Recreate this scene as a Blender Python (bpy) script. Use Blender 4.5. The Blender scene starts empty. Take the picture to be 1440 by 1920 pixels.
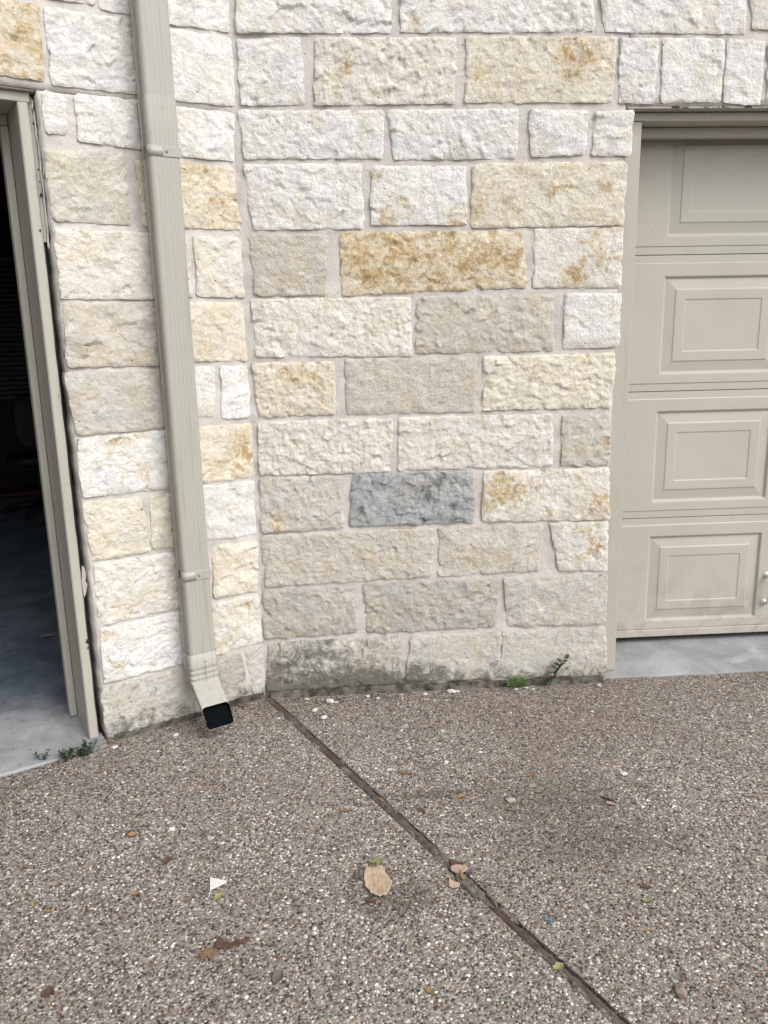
import bpy, bmesh, math, random
import numpy as np
from mathutils import Vector, Matrix

random.seed(7)
scene = bpy.context.scene
C = scene.collection
R = math.radians

# ------------------------------------------------------------------ camera
# World: X along the right-hand wall, Y into the building, Z up, origin at the foot of the inner corner.
CAM_POS = (0.3066, -2.9837, 1.45)
CX = Vector((0.99766, -0.06559, -0.01955))
CY = Vector((0.03405, 0.22786, 0.97310))
CZ = Vector((-0.05937, -0.97148, 0.22956))
cam = bpy.data.cameras.new('camera')
cam.sensor_fit = 'VERTICAL'; cam.sensor_height = 36.0; cam.lens = 28.125
cam.clip_start = 0.05; cam.clip_end = 2000
cam_o = bpy.data.objects.new('camera', cam); C.objects.link(cam_o)
cam_o.matrix_world = Matrix(((CX.x, CY.x, CZ.x, CAM_POS[0]), (CX.y, CY.y, CZ.y, CAM_POS[1]),
                             (CX.z, CY.z, CZ.z, CAM_POS[2]), (0, 0, 0, 1)))
scene.camera = cam_o

# ------------------------------------------------------------------ sky, sun, exposure
SUN_DIR = Vector((0.50, -0.52, 0.69)).normalized()          # towards the light: up, behind the camera, a little right
world = bpy.data.worlds.new('World'); scene.world = world; world.use_nodes = True
wn = world.node_tree; wn.nodes.clear()
sky = wn.nodes.new('ShaderNodeTexSky'); sky.sky_type = 'NISHITA'; sky.sun_disc = False
sky.sun_elevation = math.asin(SUN_DIR.z); sky.sun_rotation = math.atan2(SUN_DIR.x, SUN_DIR.y)
sky.air_density = 1.0; sky.dust_density = 3.0; sky.ozone_density = 1.0
hs = wn.nodes.new('ShaderNodeHueSaturation'); hs.inputs['Saturation'].default_value = 0.14   # thin overcast: almost grey light
bg = wn.nodes.new('ShaderNodeBackground'); bg.inputs['Strength'].default_value = 0.15
wo = wn.nodes.new('ShaderNodeOutputWorld')
wn.links.new(sky.outputs[0], hs.inputs['Color']); wn.links.new(hs.outputs[0], bg.inputs['Color']); wn.links.new(bg.outputs[0], wo.inputs[0])
sun = bpy.data.lights.new('sun', 'SUN'); sun.energy = 1.0; sun.angle = R(35); sun.color = (1.0, 0.965, 0.92)
sun_o = bpy.data.objects.new('sun', sun); C.objects.link(sun_o)
sun_o.rotation_euler = SUN_DIR.to_track_quat('Z', 'Y').to_euler()
scene.view_settings.view_transform = 'Standard'; scene.view_settings.look = 'None'
scene.view_settings.gamma = 1.0; scene.view_settings.use_curve_mapping = False
scene.view_settings.exposure = 0.60
scene.cycles.max_bounces = 5; scene.cycles.diffuse_bounces = 3; scene.cycles.glossy_bounces = 2; scene.cycles.transmission_bounces = 0; scene.cycles.caustics_reflective = False; scene.cycles.caustics_refractive = False

# ------------------------------------------------------------------ frames of the two walls
BA = R(28.9665)
UB = np.array((math.cos(BA), math.sin(BA), 0.0)); NB = np.array((-math.sin(BA), math.cos(BA), 0.0))
FRAME_A = (np.array((1.0, 0, 0)), np.array((0, 1.0, 0)))
FRAME_B = (UB, NB)
def W(fr, u, s, z):                  # along the wall, depth behind its face, height -> world
    p = fr[0]*u + fr[1]*s; return (p[0], p[1], z)

# ------------------------------------------------------------------ object helpers
def tag(o, label=None, cat=None, group=None, kind=None):
    if label: o['label'] = label
    if cat: o['category'] = cat
    if group: o['group'] = group
    if kind: o['kind'] = kind
    return o
def empty(name, loc, label=None, cat=None, group=None):
    o = bpy.data.objects.new(name, None); C.objects.link(o); o.location = loc; o.empty_display_size = 0.1
    return tag(o, label, cat, group)
def link(name, me, parent=None, origin=None):
    o = bpy.data.objects.new(name, me); C.objects.link(o)
    if parent is not None:
        o.parent = parent; o.matrix_parent_inverse = Matrix.Translation(parent.matrix_local.to_translation()).inverted() if parent.parent is None else Matrix.Identity(4)
    return o
def root_loc(p):                      # world location of a parent chain of unrotated objects
    v = Vector((0, 0, 0))
    while p is not None:
        v += Vector(p.location); p = p.parent
    return v
def obj(name, verts, faces, mat, parent=None, smooth=False, origin=None, attrs=None):
    """Mesh from WORLD vertices; origin at its own centre (or as given), parented without offsets."""
    v = np.asarray(verts, dtype=float)
    if origin is None:
        mn, mx = v.min(0), v.max(0); origin = np.array(((mn[0]+mx[0])/2, (mn[1]+mx[1])/2, mn[2]))
    origin = np.asarray(origin, dtype=float)
    me = bpy.data.meshes.new(name); me.from_pydata((v-origin).tolist(), [], faces); me.update()
    if mat: me.materials.append(mat)
    if smooth: me.shade_smooth()
    if attrs:
        for k, arr in attrs.items():
            if np.ndim(arr) == 1:
                a = me.attributes.new(k, 'FLOAT', 'POINT'); a.data.foreach_set('value', np.asarray(arr, dtype=np.float32))
            else:
                a = me.attributes.new(k, 'FLOAT_COLOR', 'POINT')
                c = np.ones((len(arr), 4), dtype=np.float32); c[:, :3] = arr; a.data.foreach_set('color', c.ravel())
    o = bpy.data.objects.new(name, me); C.objects.link(o)
    if parent is not None:
        o.parent = parent; o.location = Vector(origin.tolist()) - root_loc(parent)
    else: o.location = origin.tolist()
    return o

class MB:                             # mesh builder in a wall frame (u, s, z) or plain world coordinates
    def __init__(self, fr=FRAME_A): self.v = []; self.f = []; self.fr = fr
    def pt(self, u, s, z): self.v.append(W(self.fr, u, s, z)); return len(self.v)-1
    def quad(self, a, b, c, d): self.f.append((self.pt(*a), self.pt(*b), self.pt(*c), self.pt(*d)))
    def box(self, u0, u1, s0, s1, z0, z1):
        i = len(self.v)
        for (u, s, z) in ((u0,s0,z0),(u1,s0,z0),(u1,s1,z0),(u0,s1,z0),(u0,s0,z1),(u1,s0,z1),(u1,s1,z1),(u0,s1,z1)): self.pt(u, s, z)
        for q in ((0,3,2,1),(4,5,6,7),(0,1,5,4),(1,2,6,5),(2,3,7,6),(3,0,4,7)): self.f.append(tuple(i+k for k in q))
        return self
    def build(self, name, mat, parent=None, smooth=False, bevel=0.0, seg=2, origin=None):
        o = obj(name, self.v, self.f, mat, parent, smooth, origin)
        if bevel:
            bm = bmesh.new(); bm.from_mesh(o.data)
            bmesh.ops.remove_doubles(bm, verts=bm.verts, dist=1e-5)
            bmesh.ops.bevel(bm, geom=[e for e in bm.edges if len(e.link_faces) == 2 and e.calc_face_angle(0) > 0.5], offset=bevel, segments=seg, affect='EDGES', profile=0.5)
            bm.to_mesh(o.data); bm.free()
        return o

# ------------------------------------------------------------------ numpy noise
def _hash(ix, iy, seed):
    h = (ix.astype(np.int64)*374761393 + iy.astype(np.int64)*668265263 + seed*1442695041) & 0xffffffff
    h = ((h ^ (h >> 13))*1274126177) & 0xffffffff
    h = (h ^ (h >> 16)) & 0xffffffff
    return h.astype(np.float64)/0xffffffff
def vnoise(x, y, seed=0):
    x = np.asarray(x, dtype=float); y = np.asarray(y, dtype=float)
    ix = np.floor(x); iy = np.floor(y); fx = x-ix; fy = y-iy
    ux = fx*fx*fx*(fx*(fx*6-15)+10); uy = fy*fy*fy*(fy*(fy*6-15)+10)
    def g(dx, dy):
        a = _hash(ix+dx, iy+dy, seed)*6.283185
        return np.cos(a)*(fx-dx)+np.sin(a)*(fy-dy)
    n = (g(0,0)*(1-ux)+g(1,0)*ux)*(1-uy)+(g(0,1)*(1-ux)+g(1,1)*ux)*uy
    return n*1.4
def fbm(x, y, seed=0, oct=4, gain=0.5):
    t = 0; a = 1.0; f = 1.0
    for k in range(oct):
        t = t + a*vnoise(np.asarray(x)*f+k*17.3, np.asarray(y)*f-k*9.1, seed+k*31); a *= gain; f *= 2.03
    return t

# ------------------------------------------------------------------ material helpers
class NT:
    def __init__(self, name):
        self.m = bpy.data.materials.new(name); self.m.use_nodes = True
        self.t = self.m.node_tree; self.t.nodes.clear()
        self.out = self.n('ShaderNodeOutputMaterial'); self.b = self.n('ShaderNodeBsdfPrincipled')
        self.l(self.b.outputs[0], self.out.inputs[0])
        self.pos = self.n('ShaderNodeNewGeometry').outputs['Position']
    def n(self, t): return self.t.nodes.new(t)
    def l(self, a, b): self.t.links.new(a, b)
    def put(self, sock, v):
        if hasattr(v, 'is_output'): self.l(v, sock)
        elif isinstance(v, (tuple, list)) and len(v) == 3 and sock.type == 'RGBA': sock.default_value = (*v, 1)
        else: sock.default_value = v
    def noise(self, scale, detail=4, rough=0.55, dist=0.0, vec=None):
        n = self.n('ShaderNodeTexNoise'); self.l(vec or self.pos, n.inputs['Vector'])
        n.inputs['Scale'].default_value = scale; n.inputs['Detail'].default_value = detail
        n.inputs['Roughness'].default_value = rough; n.inputs['Distortion'].default_value = dist
        return n.outputs['Fac']
    def voro(self, scale, feature='F1', out='Distance', vec=None, rnd=1.0):
        n = self.n('ShaderNodeTexVoronoi'); n.feature = feature; self.l(vec or self.pos, n.inputs['Vector'])
        n.inputs['Scale'].default_value = scale; n.inputs['Randomness'].default_value = rnd
        return n.outputs[out]
    def map(self, v, a, b, c=0.0, d=1.0, smooth=True):
        n = self.n('ShaderNodeMapRange'); n.interpolation_type = 'SMOOTHSTEP' if smooth else 'LINEAR'
        self.put(n.inputs[0], v); n.inputs[1].default_value = a; n.inputs[2].default_value = b; n.inputs[3].default_value = c; n.inputs[4].default_value = d
        return n.outputs[0]
    def math(self, op, a, b=0.0):
        n = self.n('ShaderNodeMath'); n.operation = op; self.put(n.inputs[0], a); self.put(n.inputs[1], b); return n.outputs[0]
    def mix(self, f, a, b, mode='MIX'):
        n = self.n('ShaderNodeMix'); n.data_type = 'RGBA'; n.blend_type = mode
        self.put(n.inputs[0], f); self.put(n.inputs[6], a); self.put(n.inputs[7], b); return n.outputs[2]
    def ramp(self, v, stops):
        n = self.n('ShaderNodeValToRGB'); self.put(n.inputs[0], v); e = n.color_ramp.elements
        while len(e) < len(stops): e.new(0.5)
        for i, (p, c) in enumerate(stops): e[i].position = p; e[i].color = (*c, 1)
        return n.outputs[0]
    def attr(self, name, out='Fac'):
        n = self.n('ShaderNodeAttribute'); n.attribute_name = name; return n.outputs[out]
    def scaled(self, sx, sy, sz):
        n = self.n('ShaderNodeVectorMath'); n.operation = 'MULTIPLY'; self.l(self.pos, n.inputs[0]); n.inputs[1].default_value = (sx, sy, sz); return n.outputs[0]
    def bump(self, h, strength=0.5, dist=0.004, prev=None):
        n = self.n('ShaderNodeBump'); n.inputs['Strength'].default_value = strength; n.inputs['Distance'].default_value = dist
        self.l(h, n.inputs['Height'])
        if prev is not None: self.l(prev, n.inputs['Normal'])
        return n.outputs[0]
    def done(self, col, rough=0.85, normal=None, spec=0.3):
        self.put(self.b.inputs['Base Color'], col); self.put(self.b.inputs['Roughness'], rough)
        self.b.inputs['Specular IOR Level'].default_value = spec
        if normal is not None: self.l(normal, self.b.inputs['Normal'])
        return self.m

def mat_stone():
    t = NT('limestone')
    base = t.attr('base', 'Color'); och = t.attr('ochre'); grm = t.attr('grime')
    n1 = t.noise(26, 4, 0.62, 0.6); n2 = t.noise(85, 3, 0.6); n3 = t.noise(10, 3, 0.6, 0.8)
    col = t.mix(t.map(n1, 0.42, 0.66), base, t.mix(1.0, base, (1.15, 1.165, 1.19), 'MULTIPLY'))
    col = t.mix(t.map(n3, 0.46, 0.72, 0, 0.55), col, t.mix(1.0, base, (0.93, 0.84, 0.68), 'MULTIPLY'))
    col = t.mix(t.map(n2, 0.30, 0.45, 0.30, 0.0), col, (0.32, 0.28, 0.225))
    # iron staining: cream to mustard to brown, patchy
    no = t.noise(17, 7, 0.72, 0.9)
    m = t.math('ADD', t.math('MULTIPLY', t.math('SUBTRACT', no, 0.5), 2.7), t.math('SUBTRACT', och, 0.5))
    mask = t.map(m, -0.15, 0.36)
    oc = t.ramp(t.noise(27, 6, 0.72, 0.7), [(0.34, (0.68, 0.64, 0.54)), (0.43, (0.60, 0.50, 0.33)), (0.52, (0.49, 0.345, 0.165)), (0.60, (0.31, 0.185, 0.075)), (0.70, (0.60, 0.50, 0.32))])
    col = t.mix(t.math('MULTIPLY', mask, 0.86), col, oc)
    # weathering at the foot of the wall, algae and splash dirt
    ng = t.noise(21, 7, 0.76, 0.6)
    g = t.math('ADD', t.math('MULTIPLY', t.math('SUBTRACT', ng, 0.5), 2.6), t.math('SUBTRACT', grm, 0.55))
    col = t.mix(t.math('MULTIPLY', t.map(g, -0.25, 0.40), 0.84), col, t.mix(n2, (0.055, 0.052, 0.045), (0.15, 0.145, 0.125)))
    # small pits
    v = t.voro(30); pit = t.math('MULTIPLY', t.map(v, 0.05, 0.12, 1.0, 0.0), t.map(n3, 0.54, 0.60))
    col = t.mix(t.math('MULTIPLY', pit, 0.7), col, (0.12, 0.09, 0.06))
    hb = t.math('ADD', t.noise(120, 5, 0.70, 0.4), t.math('MULTIPLY', n1, 0.5))
    hb = t.math('SUBTRACT', hb, t.math('MULTIPLY', pit, 0.5))
    return t.done(col, 0.92, t.bump(hb, 1.0, 0.0065), 0.15)
def mat_mortar():
    t = NT('mortar')
    grm = t.attr('grime')
    n = t.noise(11, 5, 0.65, 0.5); f = t.noise(240, 3, 0.65); k = t.noise(34, 4, 0.65, 0.6)
    col = t.mix(t.map(n, 0.32, 0.70), (0.515, 0.480, 0.452), (0.65, 0.618, 0.588))
    col = t.mix(t.map(k, 0.58, 0.72, 0, 0.45), col, (0.70, 0.675, 0.64))
    col = t.mix(t.map(f, 0.30, 0.50, 0.35, 0), col, (0.30, 0.265, 0.245))
    hole = t.math('MULTIPLY', t.map(t.voro(26), 0.04, 0.09, 1, 0), t.map(n, 0.52, 0.60))
    col = t.mix(t.math('MULTIPLY', hole, 0.8), col, (0.09, 0.075, 0.065))
    g = t.math('ADD', t.math('MULTIPLY', t.math('SUBTRACT', t.noise(15, 6, 0.68), 0.5), 1.6), t.math('SUBTRACT', grm, 0.5))
    col = t.mix(t.math('MULTIPLY', t.map(g, -0.25, 0.4), 0.9), col, t.mix(k, (0.055, 0.052, 0.042), (0.13, 0.125, 0.11)))
    h = t.math('ADD', t.math('MULTIPLY', k, 1.4), f)
    return t.done(col, 0.95, t.bump(t.math('SUBTRACT', h, t.math('MULTIPLY', hole, 0.8)), 0.7, 0.004), 0.1)
def mat_paint(name, col, dirt=0.25, rough=0.42, chips=0.0, streak=0.0):
    t = NT(name)
    n = t.noise(3.5, 5, 0.6); f = t.noise(40, 4, 0.6)
    c = t.mix(t.map(n, 0.4, 0.75, 0, 0.5), col, tuple(x*0.93 for x in col))
    c = t.mix(t.map(f, 0.58, 0.75, 0, dirt), c, tuple(x*0.72 for x in col))
    if chips:
        k = t.noise(26, 5, 0.6, 0.3, vec=t.scaled(1, 1, 0.35))
        c = t.mix(t.map(k, 0.66, 0.70, 0, chips), c, (0.15, 0.13, 0.11))
    if streak: c = t.mix(t.map(t.noise(55, 5, 0.65, 0, vec=t.scaled(1, 1, 0.03)), 0.52, 0.70, 0, streak), c, tuple(x*0.55 for x in col)); c = t.mix(t.map(t.noise(30, 6, 0.7), 0.62, 0.70, 0, streak), c, (0.20, 0.175, 0.14))
    return t.done(c, t.map(f, 0.3, 0.7, rough-0.08, rough+0.12), t.bump(t.noise(120, 3), 0.08, 0.002), 0.35)
def mat_door():
    t = NT('door_paint'); col = (0.440, 0.420, 0.368)
    n = t.noise(3.0, 5, 0.6); f = t.noise(55, 4, 0.65); sep = t.n('ShaderNodeSeparateXYZ'); t.l(t.pos, sep.inputs[0])
    c = t.mix(t.map(n, 0.35, 0.72, 0, 0.8), col, (0.405, 0.385, 0.334))
    low = t.math('MULTIPLY', t.map(sep.outputs[2], 0.06, 0.55, 1.0, 0.0), t.map(t.noise(9, 6, 0.7, 0.5), 0.42, 0.66))
    c = t.mix(t.math('MULTIPLY', low, 0.42), c, (0.21, 0.185, 0.15))
    drip = t.map(t.noise(14, 4, 0.6, 0.0, vec=t.scaled(1, 1, 0.05)), 0.62, 0.74, 0, 0.10); c = t.mix(drip, c, (0.28, 0.26, 0.21))
    c = t.mix(t.map(f, 0.66, 0.74, 0, 0.45), c, (0.20, 0.18, 0.15))
    return t.done(c, t.map(f, 0.3, 0.7, 0.38, 0.58), t.bump(t.math('ADD', t.noise(2.6, 2), t.math('MULTIPLY', t.noise(240, 2, 0.5, 0, vec=t.scaled(0.25, 1, 1)), 0.10)), 0.16, 0.012), 0.35)
def stain_nodes(t, col, blobs):
    sep = t.n('ShaderNodeSeparateXYZ'); t.l(t.pos, sep.inputs[0])
    w = t.noise(6, 3, 0.65); acc = None
    for (x, y, rx, ry, k) in blobs:
        dx = t.math('DIVIDE', t.math('SUBTRACT', sep.outputs[0], x), rx); dy = t.math('DIVIDE', t.math('SUBTRACT', sep.outputs[1], y), ry)
        d = t.math('ADD', t.math('MULTIPLY', dx, dx), t.math('MULTIPLY', dy, dy))
        d = t.math('ADD', d, t.math('MULTIPLY', t.math('SUBTRACT', w, 0.5), 2.2))
        g = t.map(d, 0.0, 1.2, k, 0.0)
        acc = g if acc is None else t.math('MAXIMUM', acc, g)
    return acc
GROUND_STAINS = [(0.58,-0.745,0.26,0.022,0.50),(0.95,-0.82,0.34,0.16,0.36),(1.05,-1.02,0.30,0.12,0.42),(0.42,-1.20,0.13,0.07,0.50),(0.62,-1.18,0.12,0.06,0.45),
                 (0.2,-0.04,0.5,0.05,0.55),(1.0,-0.02,0.5,0.05,0.45),(-0.30,-0.20,0.32,0.10,0.35),(-0.05,-0.05,0.15,0.10,0.7),(0.45,-0.35,0.25,0.14,0.25)]
def tone(t, col):                      # damp brown patches near the house
    st = stain_nodes(t, col, GROUND_STAINS[:4])
    return t.mix(t.math('MULTIPLY', st, 0.75), col, (0.045, 0.037, 0.030))
PEB = [((0.290,0.260,0.236),0.28),((0.114,0.073,0.060),0.22),((0.047,0.041,0.038),0.12),((0.415,0.375,0.335),0.18),((0.64,0.61,0.57),0.085),((0.22,0.136,0.08),0.035),((0.22,0.208,0.203),0.08)]
def mat_aggregate():
    t = NT('exposed_aggregate')
    rnd = t.n('ShaderNodeSeparateColor'); t.l(t.voro(150, out='Color'), rnd.inputs[0])
    stops = []; a = 0
    for c, w in PEB: stops.append((a, tuple(x*0.9 for x in c))); a += w
    r = t.ramp(rnd.outputs[0], stops); r.node.color_ramp.interpolation = 'CONSTANT'
    d = t.voro(150); cem = t.mix(t.noise(30, 4), (0.150, 0.131, 0.115), (0.245, 0.22, 0.197))
    col = t.mix(t.map(d, 0.35, 0.62), r, cem)
    return t.done(tone(t, col), 0.8, t.bump(t.map(d, 0.1, 0.6, 1, 0), 0.6, 0.003), 0.3)
def mat_pebble():
    t = NT('pebble'); return t.done(t.attr('base', 'Color'), 0.62, None, 0.4)
def mat_concrete():
    t = NT('slab_concrete')
    n = t.noise(5, 7, 0.65, 0.4); f = t.noise(38, 5, 0.6); v = t.noise(2.2, 5, 0.6, 1.0)
    col = t.mix(t.map(n, 0.35, 0.68), (0.225, 0.225, 0.225), (0.335, 0.338, 0.345))
    col = t.mix(t.map(v, 0.56, 0.68, 0, 0.55), col, (0.47, 0.485, 0.505))
    col = t.mix(t.map(f, 0.28, 0.42, 0.5, 0), col, (0.19, 0.175, 0.16))
    return t.done(col, 0.8, t.bump(t.math('ADD', f, t.noise(160, 4)), 0.3, 0.003), 0.25)
def mat_garage_floor():
    """Garage floor: dark blue-grey inside, giving way in patches to pale concrete towards the threshold."""
    t = NT('blue_grey_floor'); n = t.noise(5, 5, 0.65, 0.4); f = t.noise(38, 4, 0.6)
    pale_col = t.mix(t.map(n, 0.35, 0.68), (0.22, 0.222, 0.225), (0.335, 0.34, 0.35))
    blue_col = t.mix(t.map(n, 0.3, 0.7), (0.075, 0.096, 0.125), (0.150, 0.182, 0.220))
    d = t.n('ShaderNodeVectorMath'); d.operation = 'DOT_PRODUCT'; t.l(t.pos, d.inputs[0]); d.inputs[1].default_value = (-math.sin(R(28.9665)), math.cos(R(28.9665)), 0)
    w = t.math('ADD', d.outputs['Value'], t.math('MULTIPLY', t.math('SUBTRACT', t.noise(3.2, 5, 0.65), 0.5), 0.9))
    col = t.mix(t.map(w, 0.22, 0.62), pale_col, blue_col)
    col = t.mix(t.map(f, 0.28, 0.42, 0.4, 0), col, (0.05, 0.05, 0.05))
    return t.done(col, 0.75, t.bump(f, 0.25, 0.003), 0.2)
def mat_plain(name, col, rough=0.8, var=0.25, scale=20, bump=0.2, spec=0.3):
    t = NT(name); n = t.noise(scale, 5, 0.6)
    c = t.mix(t.map(n, 0.3, 0.7), tuple(x*(1-var) for x in col), tuple(min(1, x*(1+var)) for x in col))
    return t.done(c, rough, t.bump(t.noise(scale*4, 4), bump, 0.003) if bump else None, spec)
def mat_leaf(name, c1, c2, scale=60):
    t = NT(name); n = t.noise(scale, 6, 0.6, 0.5)
    c = t.mix(t.map(n, 0.35, 0.68), c1, c2)
    c = t.mix(t.map(t.noise(scale*4, 3), 0.56, 0.72, 0, 0.6), c, tuple(x*0.5 for x in c1))
    w_ = t.n('ShaderNodeTexWave'); w_.inputs['Scale'].default_value = 28; w_.inputs['Distortion'].default_value = 3.5; w_.inputs['Detail'].default_value = 2; t.l(t.pos, w_.inputs['Vector'])
    c = t.mix(t.map(w_.outputs['Fac'], 0.0, 0.10, 0.45, 0), c, tuple(x*0.55 for x in c1))
    return t.done(c, 0.7, t.bump(t.noise(scale*3, 3), 0.3, 0.002), 0.25)
def mat_wood_strip():
    t = NT('joint_wood')
    n = t.noise(30, 6, 0.65, 0.5); b = t.noise(5, 3, 0.6)
    c = t.mix(t.map(n, 0.32, 0.66), (0.040, 0.034, 0.033), (0.13, 0.108, 0.098))
    c = t.mix(t.map(b, 0.42, 0.62, 0, 0.7), c, (0.082, 0.050, 0.038))
    c = t.mix(t.map(t.noise(11, 5, 0.7), 0.54, 0.66, 0, 0.75), c, (0.20, 0.18, 0.165))
    return t.done(c, 0.85, t.bump(n, 0.6, 0.004), 0.2)

M = dict(stone=mat_stone(), mortar=mat_mortar(), agg=mat_aggregate(), pebble=mat_pebble(), concrete=mat_concrete(), inner_floor=mat_garage_floor(),
         door=mat_door(), trim=mat_paint('trim_paint', (0.412, 0.394, 0.345), 0.35, 0.5, 0.0, 0.22),
         trimworn=mat_paint('worn_trim_paint', (0.412, 0.394, 0.345), 0.40, 0.5, 0.6, 0.25),
         spout=mat_paint('downspout_enamel', (0.380, 0.366, 0.326), 0.12, 0.36, 0.0, 0.38),
         inside=mat_plain('spout_inner_shade', (0.004, 0.006, 0.007), 0.9, 0.2, 30, 0, 0.0), steel=mat_plain('screw_steel', (0.30, 0.30, 0.29), 0.4, 0.1, 90, 0),
         white=mat_plain('white_enamel', (0.66, 0.66, 0.62), 0.4, 0.05, 20, 0), caulk=mat_plain('caulk', (0.60, 0.60, 0.58), 0.6, 0.1, 40, 0.3),
         dark=mat_plain('seal_and_gap_black', (0.02, 0.02, 0.02), 0.7, 0.2, 40, 0), room=mat_plain('shade_toned_drywall', (0.035, 0.036, 0.038), 0.9, 0.1, 3, 0),  # drywall coloured near black: the garage's shade is put into it
         wood=mat_wood_strip(), soil=mat_plain('joint_soil', (0.15, 0.125, 0.105), 0.95, 0.45, 60, 0.8), splash=mat_plain('splash_stained_mortar', (0.088, 0.082, 0.070), 0.95, 0.65, 26, 0.9, 0.1), sediment=mat_plain('grit', (0.18, 0.158, 0.138), 0.95, 0.55, 130, 0.9), ground=mat_plain('ground_soil', (0.09, 0.085, 0.05), 0.95, 0.4, 2, 0.3),
         chip=mat_plain('limestone_chip', (0.53, 0.52, 0.49), 0.85, 0.12, 120, 0.3), blind=mat_plain('blind_slat', (0.17, 0.19, 0.19), 0.6, 0.05, 10, 0),
         black=mat_plain('black_plastic', (0.012, 0.012, 0.013), 0.6, 0.2, 20, 0), red=mat_plain('red_plastic', (0.045, 0.008, 0.007), 0.5, 0.1, 20, 0))

# ================================================================== SETTING: ground, driveway slabs, floors
def prism(name, poly, z0, z1, mat, parent=None):
    n = len(poly); v = [(x, y, z1) for x, y in poly]+[(x, y, z0) for x, y in poly]
    f = [tuple(range(n))]+[(i, i+n, (i+1) % n+n, (i+1) % n) for i in range(n)]
    return obj(name, v, f, mat, parent)
g = obj('ground', [(-700,-700,-0.09),(700,-700,-0.09),(700,700,-0.09),(-700,700,-0.09)], [(0,1,2,3)], M['ground']); tag(g, kind='structure')

J0 = np.array((0.010, -0.012)); JD = np.array((0.866-0.010, -1.608+0.012)); JD = JD/np.linalg.norm(JD); JN = np.array((-JD[1], JD[0]))   # joint line, JN points right
JW = 0.0165
def jpt(t, o): p = J0+JD*t+JN*o; return (p[0], p[1])
bl = lambda u, s: tuple((UB*u+NB*s)[:2])
left = [jpt(-0.02, -JW), bl(-0.03, 0.05), bl(-13, 0.05), (-17, -13), jpt(12.5, -JW)]
right = [jpt(-0.02, JW), jpt(12.5, JW), (16, -10.4), (16, 0.05), (0.03, 0.05)]
slab_l = tag(prism('driveway_slab', left[::-1], -0.10, 0.0, M['agg']), kind='structure')
slab_r = tag(prism('driveway_slab', right[::-1], -0.10, 0.0, M['agg']), kind='structure')
for s_ in (slab_l, slab_r):
    bm = bmesh.new(); bm.from_mesh(s_.data); bmesh.ops.recalc_face_normals(bm, faces=bm.faces); bm.to_mesh(s_.data); bm.free()

def floor_mesh(name, fr, u0, u1, f0, zf, z_in, s_in, us0, us1, s_back, mat='concrete'):
    """Concrete floor with a short ramped apron lip at the opening."""
    m = MB(fr); su = [u0+(u1-u0)*i/24 for i in range(25)]
    rows = [(f0, -0.03), (f0, zf-0.006), (f0+0.006, zf), (0.10, zf+(z_in-zf)*0.45), (s_in, z_in)]
    ids = [[m.pt(u, s+ (0.004*math.sin(u*23)+0.003*math.sin(u*61) if k < 3 else 0), z) for u in su] for k, (s, z) in enumerate(rows)]
    for a, b in zip(ids[:-1], ids[1:]):
        for i in range(24): m.f.append((a[i], a[i+1], b[i+1], b[i]))
    m.quad((us0, s_in-0.002, z_in-0.0005), (us1, s_in-0.002, z_in-0.0005), (us1, s_back, z_in-0.0005), (us0, s_back, z_in-0.0005))
    return m.build(name, M[mat])
fa = tag(floor_mesh('garage_floor', FRAME_A, 1.385, 4.06, 0.012, 0.010, 0.062, 0.27, 1.30, 4.2, 1.4), kind='structure')
fb = tag(floor_mesh('garage_floor', FRAME_B, -3.14, -0.632, -0.032, 0.008, 0.032, 0.25, -3.7, 0.6, 6.2, 'inner_floor'), kind='structure')
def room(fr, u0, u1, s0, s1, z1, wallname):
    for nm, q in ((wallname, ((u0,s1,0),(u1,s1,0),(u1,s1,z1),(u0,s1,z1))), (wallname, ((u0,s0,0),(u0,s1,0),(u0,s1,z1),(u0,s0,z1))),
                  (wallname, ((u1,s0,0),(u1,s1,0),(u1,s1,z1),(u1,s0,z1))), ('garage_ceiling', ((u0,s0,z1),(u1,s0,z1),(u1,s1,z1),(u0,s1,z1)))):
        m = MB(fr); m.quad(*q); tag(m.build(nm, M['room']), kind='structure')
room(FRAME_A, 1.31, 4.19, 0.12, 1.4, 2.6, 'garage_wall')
room(FRAME_B, -3.65, 0.55, 0.10, 6.15, 2.6, 'garage_wall')

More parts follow.
